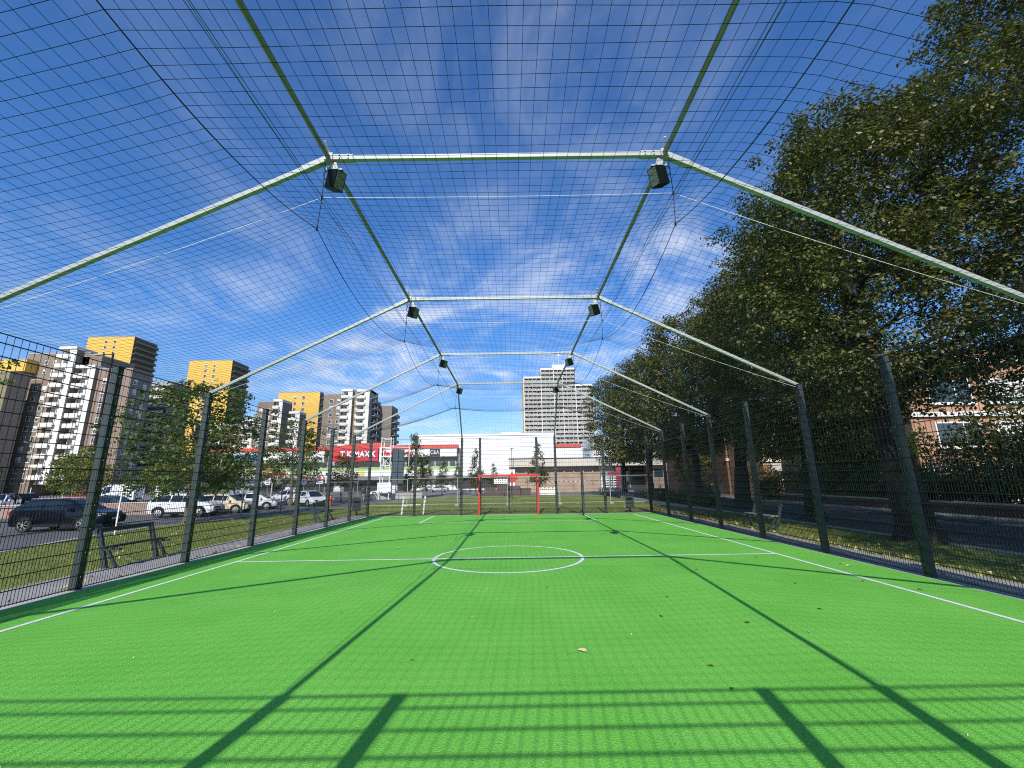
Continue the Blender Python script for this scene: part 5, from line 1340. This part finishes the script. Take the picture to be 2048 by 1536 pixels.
site_barrier(-2.6, 61.5, 2.3, 1.0, 'white site barrier standing on top behind the crossbar', 1.45)
t = thing('barrier_tape', 'red and white warning tape strung along the pavilion wall', 'tape', (0, 0, 0))
b = MB(); x = 3.2; k = 0
while x < 19.5:
    b.box(x, x + .42, 78.0, 78.01, 1.36 + .04 * math.sin(x), 1.48 + .04 * math.sin(x), k % 2); x += .42; k += 1
b.build('tape', [M['red'], M['white']], t)
for x in (3.2, 7.5, 12.0, 16.0, 19.6):
    b = MB(); b.tube([(x, 78, GZ), (x, 78, 1.55)], .03, 6); b.build('stake', M['white'], t)
t = thing('banner_stand', 'red leaf-shaped sign standing behind the middle of the crossbar', 'sign', (-.05, 46, -.25))
b = MB(); b.prism_y([(-.12, 1.75), (.22, 1.75), (.62, 2.1), (.52, 2.5), (.22, 2.55), (.03, 3.0), (-.16, 2.5), (-.36, 2.35), (-.42, 2.0)], 0, .05); b.build('board', M['red'], t)
b = MB(); b.tube([(0, .08, 0), (0, .08, 2.8)], .04, 6); b.build('pole', M['trim'], t)
t = thing('slatted_rack', 'white slatted rack on a dark base under the farthest linden', 'rack', (12.3, 59.0, GZ), .03)
b = MB()
for x in (0, 1.35, 2.9):
    for y in (0, 1.2): b.box(x, x + .1, y, y + .1, .55, 4.9)
b.build('post', M['white'], t)
b = MB()
for k in range(14):
    z = .65 + k * .32
    b.box(.1, 1.33, -.03, -.003, z, z + .17)
    if k < 9 or k > 11: b.box(1.47, 2.88, -.03, -.003, z, z + .17)
b.bar((1.5, -.05, 3.3), (2.6, -.05, 4.6), .04, .14); b.build('slat', M['white'], t)
b = MB(); b.box(-.1, 3.1, -.1, 1.4, 0, .55); b.build('base', M['dark'], t)
b = MB()
for k in range(9):
    a = k * 1.3; b.bar((1.6 + .11 * k, -.06, 1.2 + .5 * math.sin(a) + .1 * k), (1.75 + .12 * k, -.06, 1.7 + .5 * math.cos(a) + .1 * k), .012, .09, 0, (0, 1, 0))
b.build('graffiti', mat('graffiti_magenta', (0.45, 0.05, 0.20), 0.6, 0.1, 5), t)
# wheelie bins and a small trailer by the road end
for k, (x, y, yel) in enumerate([(18.2, 42.5, 0), (18.9, 42.7, 0), (19.7, 42.9, 1), (20.4, 43.0, 0)]):
    t = thing('wheelie_bin', ['dark wheelie bin nearest the trunks at the road end', 'dark wheelie bin next to the yellow-lidded one', 'wheelie bin with a yellow lid', 'dark wheelie bin against the brick gable'][k], 'bin', (x, y, .04), .1 * k, 'wheelie bins at the road end')
    b = MB(); b.add([(-.24, -.24, .1), (.24, -.24, .1), (.24, .24, .1), (-.24, .24, .1), (-.29, -.31, 1.0), (.29, -.31, 1.0), (.29, .31, 1.0), (-.29, .31, 1.0)], [(0, 3, 2, 1), (4, 5, 6, 7), (0, 1, 5, 4), (1, 2, 6, 5), (2, 3, 7, 6), (3, 0, 4, 7)]); b.build('body', M['post'], t)
    b = MB(); b.box(-.31, .31, -.34, .33, 1.005, 1.07); b.bar((-.28, .36, .98), (.28, .36, .98), .03, .03); b.build('lid', M['signyellow'] if yel else M['post'], t)
    for s in (-1, 1): b = MB(); b.disc((s * .27, .22, .1), (1, 0, 0), .1, .05, 12); b.build('wheel', M['tyre'], t)
t = thing('trailer', 'small dark utility trailer parked at the road edge past the fence corner', 'trailer', (12.6, 37.5, -.05), 1.3)
b = MB(); b.box(-1.1, 1.1, -.65, .65, .45, .9); b.box(-1.05, 1.05, -.6, .6, .903, .93); b.build('tub', M['trim'], t)
b = MB(); b.bar((1.1, 0, .5), (2.1, 0, .5), .08, .08); b.tube([(1.9, 0, .5), (1.9, 0, .05)], .03, 6); b.build('drawbar', M['steel'], t)
for s in (-1, 1): w = link_mesh('wheel', car_parts('hatch')['tyre'], t, (-.1, s * .72, .32)); link_mesh('rim', car_parts('hatch')['rim'], w)
# low retaining wall and green mat fence across the road
t = thing('retaining_wall', 'low brown brick retaining wall along the far pavement', 'wall', (19.6, 0, 0))
b = MB(); b.box(-.12, .18, 2, 33, -.05, .48); b.build('wall_body', M['brickwall'], t)
b = MB(); b.box(-.15, .21, 2, 33, .482, .55); b.build('coping', M['kerb'], t)
M['greenwire'] = mat('green_wire', (0.018, 0.085, 0.055), 0.4, 0.1, 6)
t = thing('garden_fence', 'lower bright green mesh fence on the brick retaining wall', 'fence', (19.95, 3, .3))
b = MB()
for k in range(300): b.box(-.003, .003, k * .1, k * .1 + .006, .1, 1.95)
for k in range(10): b.box(-.009, -.0035, 0, 30, .12 + .2 * k, .13 + .2 * k)
b.build('wire_mesh', M['greenwire'], t)
for k in range(13): b = MB(); b.box(.01, .07, k * 2.5 - .03, k * 2.5 + .03, 0, 2.05); b.build('post', M['greenwire'], t)
t = thing('thin_pole', 'thin white pole standing among the shrubs by the school', 'pole', (20.6, 32.5, .0))
b = MB(); b.tube([(0, 0, 0), (0, 0, 4.2)], .05, 8); b.build('tube', M['white'], t); b = MB(); b.tube([(0, 0, 4.2), (0, 0, 4.35)], [.09, .05], 8); b.build('cap', M['white'], t)
t = thing('thin_pole', 'leaning white pole left of the red-brown gable', 'pole', (18.7, 44.0, .0))
b = MB(); b.tube([(0, 0, 0), (-.35, 0, 6.0)], .07, 8); b.build('tube', M['white'], t); b = MB(); b.tube([(-.35, 0, 6.0), (-.35, 0, 6.15)], [.1, .05], 8); b.build('cap', M['white'], t)
# parked bicycles
def bicycle(loc, rz, label):
    t = thing('bicycle', label, 'bicycle', loc, rz, 'parked bicycles')
    for x in (-.52, .52):
        b = MB(); b.tube([(x + .33 * math.cos(2 * math.pi * k / 20), 0, .34 + .33 * math.sin(2 * math.pi * k / 20)) for k in range(21)], .02, 5, 0, False)
        for k in range(6): a = k * math.pi / 3; b.tube([(x, 0, .34), (x + .32 * math.cos(a), 0, .34 + .32 * math.sin(a))], .003, 3)
        b.build('wheel', M['tyre'], t)
    b = MB()
    for p, q in (((-.52, 0, .34), (-.1, 0, .30)), ((-.52, 0, .34), (-.18, 0, .80)), ((-.1, 0, .30), (-.2, 0, .88)), ((-.1, 0, .30), (.34, 0, .84)), ((-.18, 0, .80), (.34, 0, .84)), ((.52, 0, .34), (.32, 0, .98))): b.tube([p, q], .018, 6)
    b.build('frame', M['trim'], t)
    b = MB(); b.tube([(.30, -.27, 1.0), (.34, 0, 1.0), (.30, .27, 1.0)], .014, 5); b.build('handlebar', M['trim'], t)
    b = MB(); b.box(-.34, -.08, -.07, .07, .88, .93); b.build('saddle', M['black'], t)
bicycle((-20.9, 38.5, GZ), .2, 'dark bicycle leaning in front of the white estate car')
for k, (x, y) in enumerate([(-8.4, 76), (-7.4, 76.3), (-6.5, 76), (-5.4, 76.4)]): bicycle((x, y, GZ), 1.2 + .2 * k, 'bicycle in the rack row by the hall loading bay')
for k, (x, y) in enumerate([(16.2, 47.8), (17.3, 48.2)]): bicycle((x, y, -.05), .9 + k, ['bicycle with its wheel turned between the slim trunks', 'bicycle right of the slim trunks near the bins'][k])

# ------------------------------------------------------------------ people
def person(loc, rz, label, shirt, trousers, hair, stride=.22, arm=.25, bag=None, h=1.74):
    """one continuous skinned figure walking towards +x, clothed by height; hair and bag are children"""
    t = thing('person', label, 'person', loc, rz); k = h / 1.74
    V = [(0, 0, .98), (0, 0, 1.16), (0, 0, 1.38), (.02, 0, 1.50), (.03, 0, 1.60), (.035, 0, 1.70),                      # 0-5 pelvis..head
         (0, .095, .92), (stride * .55, .10, .50), (stride * .95, .10, .09), (stride * .95 + .15, .11, .045),         # 6-9 left leg
         (0, -.095, .92), (-stride * .15, -.10, .50), (-stride * .95, -.10, .13), (-stride * .95 + .12, -.11, .05),  # 10-13 right leg
         (0, .19, 1.40), (-arm * .5, .235, 1.14), (-arm * .35 + .1, .235, .90), (-arm * .3 + .14, .23, .82),              # 14-17 left arm
         (0, -.19, 1.40), (arm * .35, -.235, 1.14), (arm * .9 + .05, -.225, .95), (arm * .9 + .12, -.22, .88)]           # 18-21 right arm
    E_ = [(0, 1), (1, 2), (2, 3), (3, 4), (4, 5), (0, 6), (6, 7), (7, 8), (8, 9), (0, 10), (10, 11), (11, 12), (12, 13), (2, 14), (14, 15), (15, 16), (16, 17), (2, 18), (18, 19), (19, 20), (20, 21)]
    Rr = [.135, .125, .15, .058, .095, .082, .088, .062, .045, .036, .088, .062, .045, .036, .058, .043, .033, .028, .058, .043, .033, .028]
    me = bpy.data.meshes.new('body'); me.from_pydata([(x * k, y * k, z * k) for x, y, z in V], E_, [])
    o = bpy.data.objects.new('body', me); COL.objects.link(o)
    sm = o.modifiers.new('skin', 'SKIN'); sm.use_smooth_shade = True
    for i, r in enumerate(Rr):
        sv = me.skin_vertices[0].data[i]; sv.radius = (r * k, r * k * (1.15 if i in (0, 1, 2) else 1)); sv.use_root = i == 0
    ss = o.modifiers.new('sub', 'SUBSURF'); ss.levels = 1; ss.render_levels = 1
    dg = bpy.context.evaluated_depsgraph_get(); em = bpy.data.meshes.new_from_object(o.evaluated_get(dg))
    bpy.data.objects.remove(o)
    for m in (M['skin'], shirt, trousers, M['trim']): em.materials.append(m)
    for p in em.polygons:
        c = p.center / k
        hand = abs(c.y) > .17 and c.z < .98
        p.material_index = 0 if (c.z > 1.49 or hand) else 1 if c.z > .97 or (abs(c.y) > .17) else 2 if c.z > .10 else 3
        p.use_smooth = True
    em.name = 'body'; bo = link_mesh('body', em, t)
    hb = MB(); rngs = []
    for i in range(5):
        z = 1.64 + .155 * i / 4; r = .108 * math.sqrt(max(.05, 1 - (i / 4.3) ** 2)); rngs.append((z, r))
    hb.tube([(.012 * k, 0, z * k) for z, r in rngs], [r * k for z, r in rngs], 12); hb.build('hair', hair, t, 60)
    fc = MB(); fc.box(.118 * k, .138 * k, -.012 * k, .012 * k, 1.60 * k, 1.635 * k, 0); fc.box(.112 * k, .124 * k, -.042 * k, -.022 * k, 1.642 * k, 1.652 * k, 1); fc.box(.112 * k, .124 * k, .022 * k, .042 * k, 1.642 * k, 1.652 * k, 1); fc.box(.112 * k, .122 * k, -.02 * k, .02 * k, 1.565 * k, 1.573 * k, 1)
    fc.build('face', [M['skin'], M['deadleaf']], t)
    if bag:
        g_ = MB(); g_.box(-.30 * k, -.13 * k, -.14 * k, .14 * k, 1.05 * k, 1.45 * k); g_.build('backpack', bag, t)
M['skin'] = mat('skin', (0.46, 0.27, 0.19), 0.5, 0.06, 6)
cl_ = lambda n, c: mat('cloth_' + n, c, 0.85, 0.12, 9)
HB_, HD = cl_('hair_brown', (0.05, 0.03, 0.018)), cl_('hair_dark', (0.014, 0.012, 0.011))
person((-18.0, 52.6, GZ), 1.9, 'person in a dark brown top and pale trousers walking with a backpack', cl_('brown', (0.12, 0.065, 0.04)), cl_('pale', (0.42, 0.40, 0.36)), HD, bag=cl_('olive_bag', (0.05, 0.05, 0.035)))
person((-27.2, 80, GZ), .2, 'person in dark clothes in front of the white shop windows', cl_('black', (0.02, 0.02, 0.024)), cl_('black', (0.02, 0.02, 0.024)), HD)
person((-29.5, 79, GZ), 2.9, 'person in a grey top and dark trousers near the shop windows', cl_('grey', (0.16, 0.16, 0.17)), cl_('navy', (0.03, 0.035, 0.06)), HB_)
person((-20.0, 58.0, GZ), -.3, 'person in a red top walking behind the one with the backpack', cl_('redshirt', (0.30, 0.03, 0.03)), cl_('navy', (0.03, 0.035, 0.06)), HB_, h=1.66)
person((-20.4, 76, GZ), 3.0, 'person in dusky pink standing beside the truss tower', cl_('pink', (0.35, 0.20, 0.22)), cl_('pink2', (0.28, 0.17, 0.19)), HD, stride=.06)
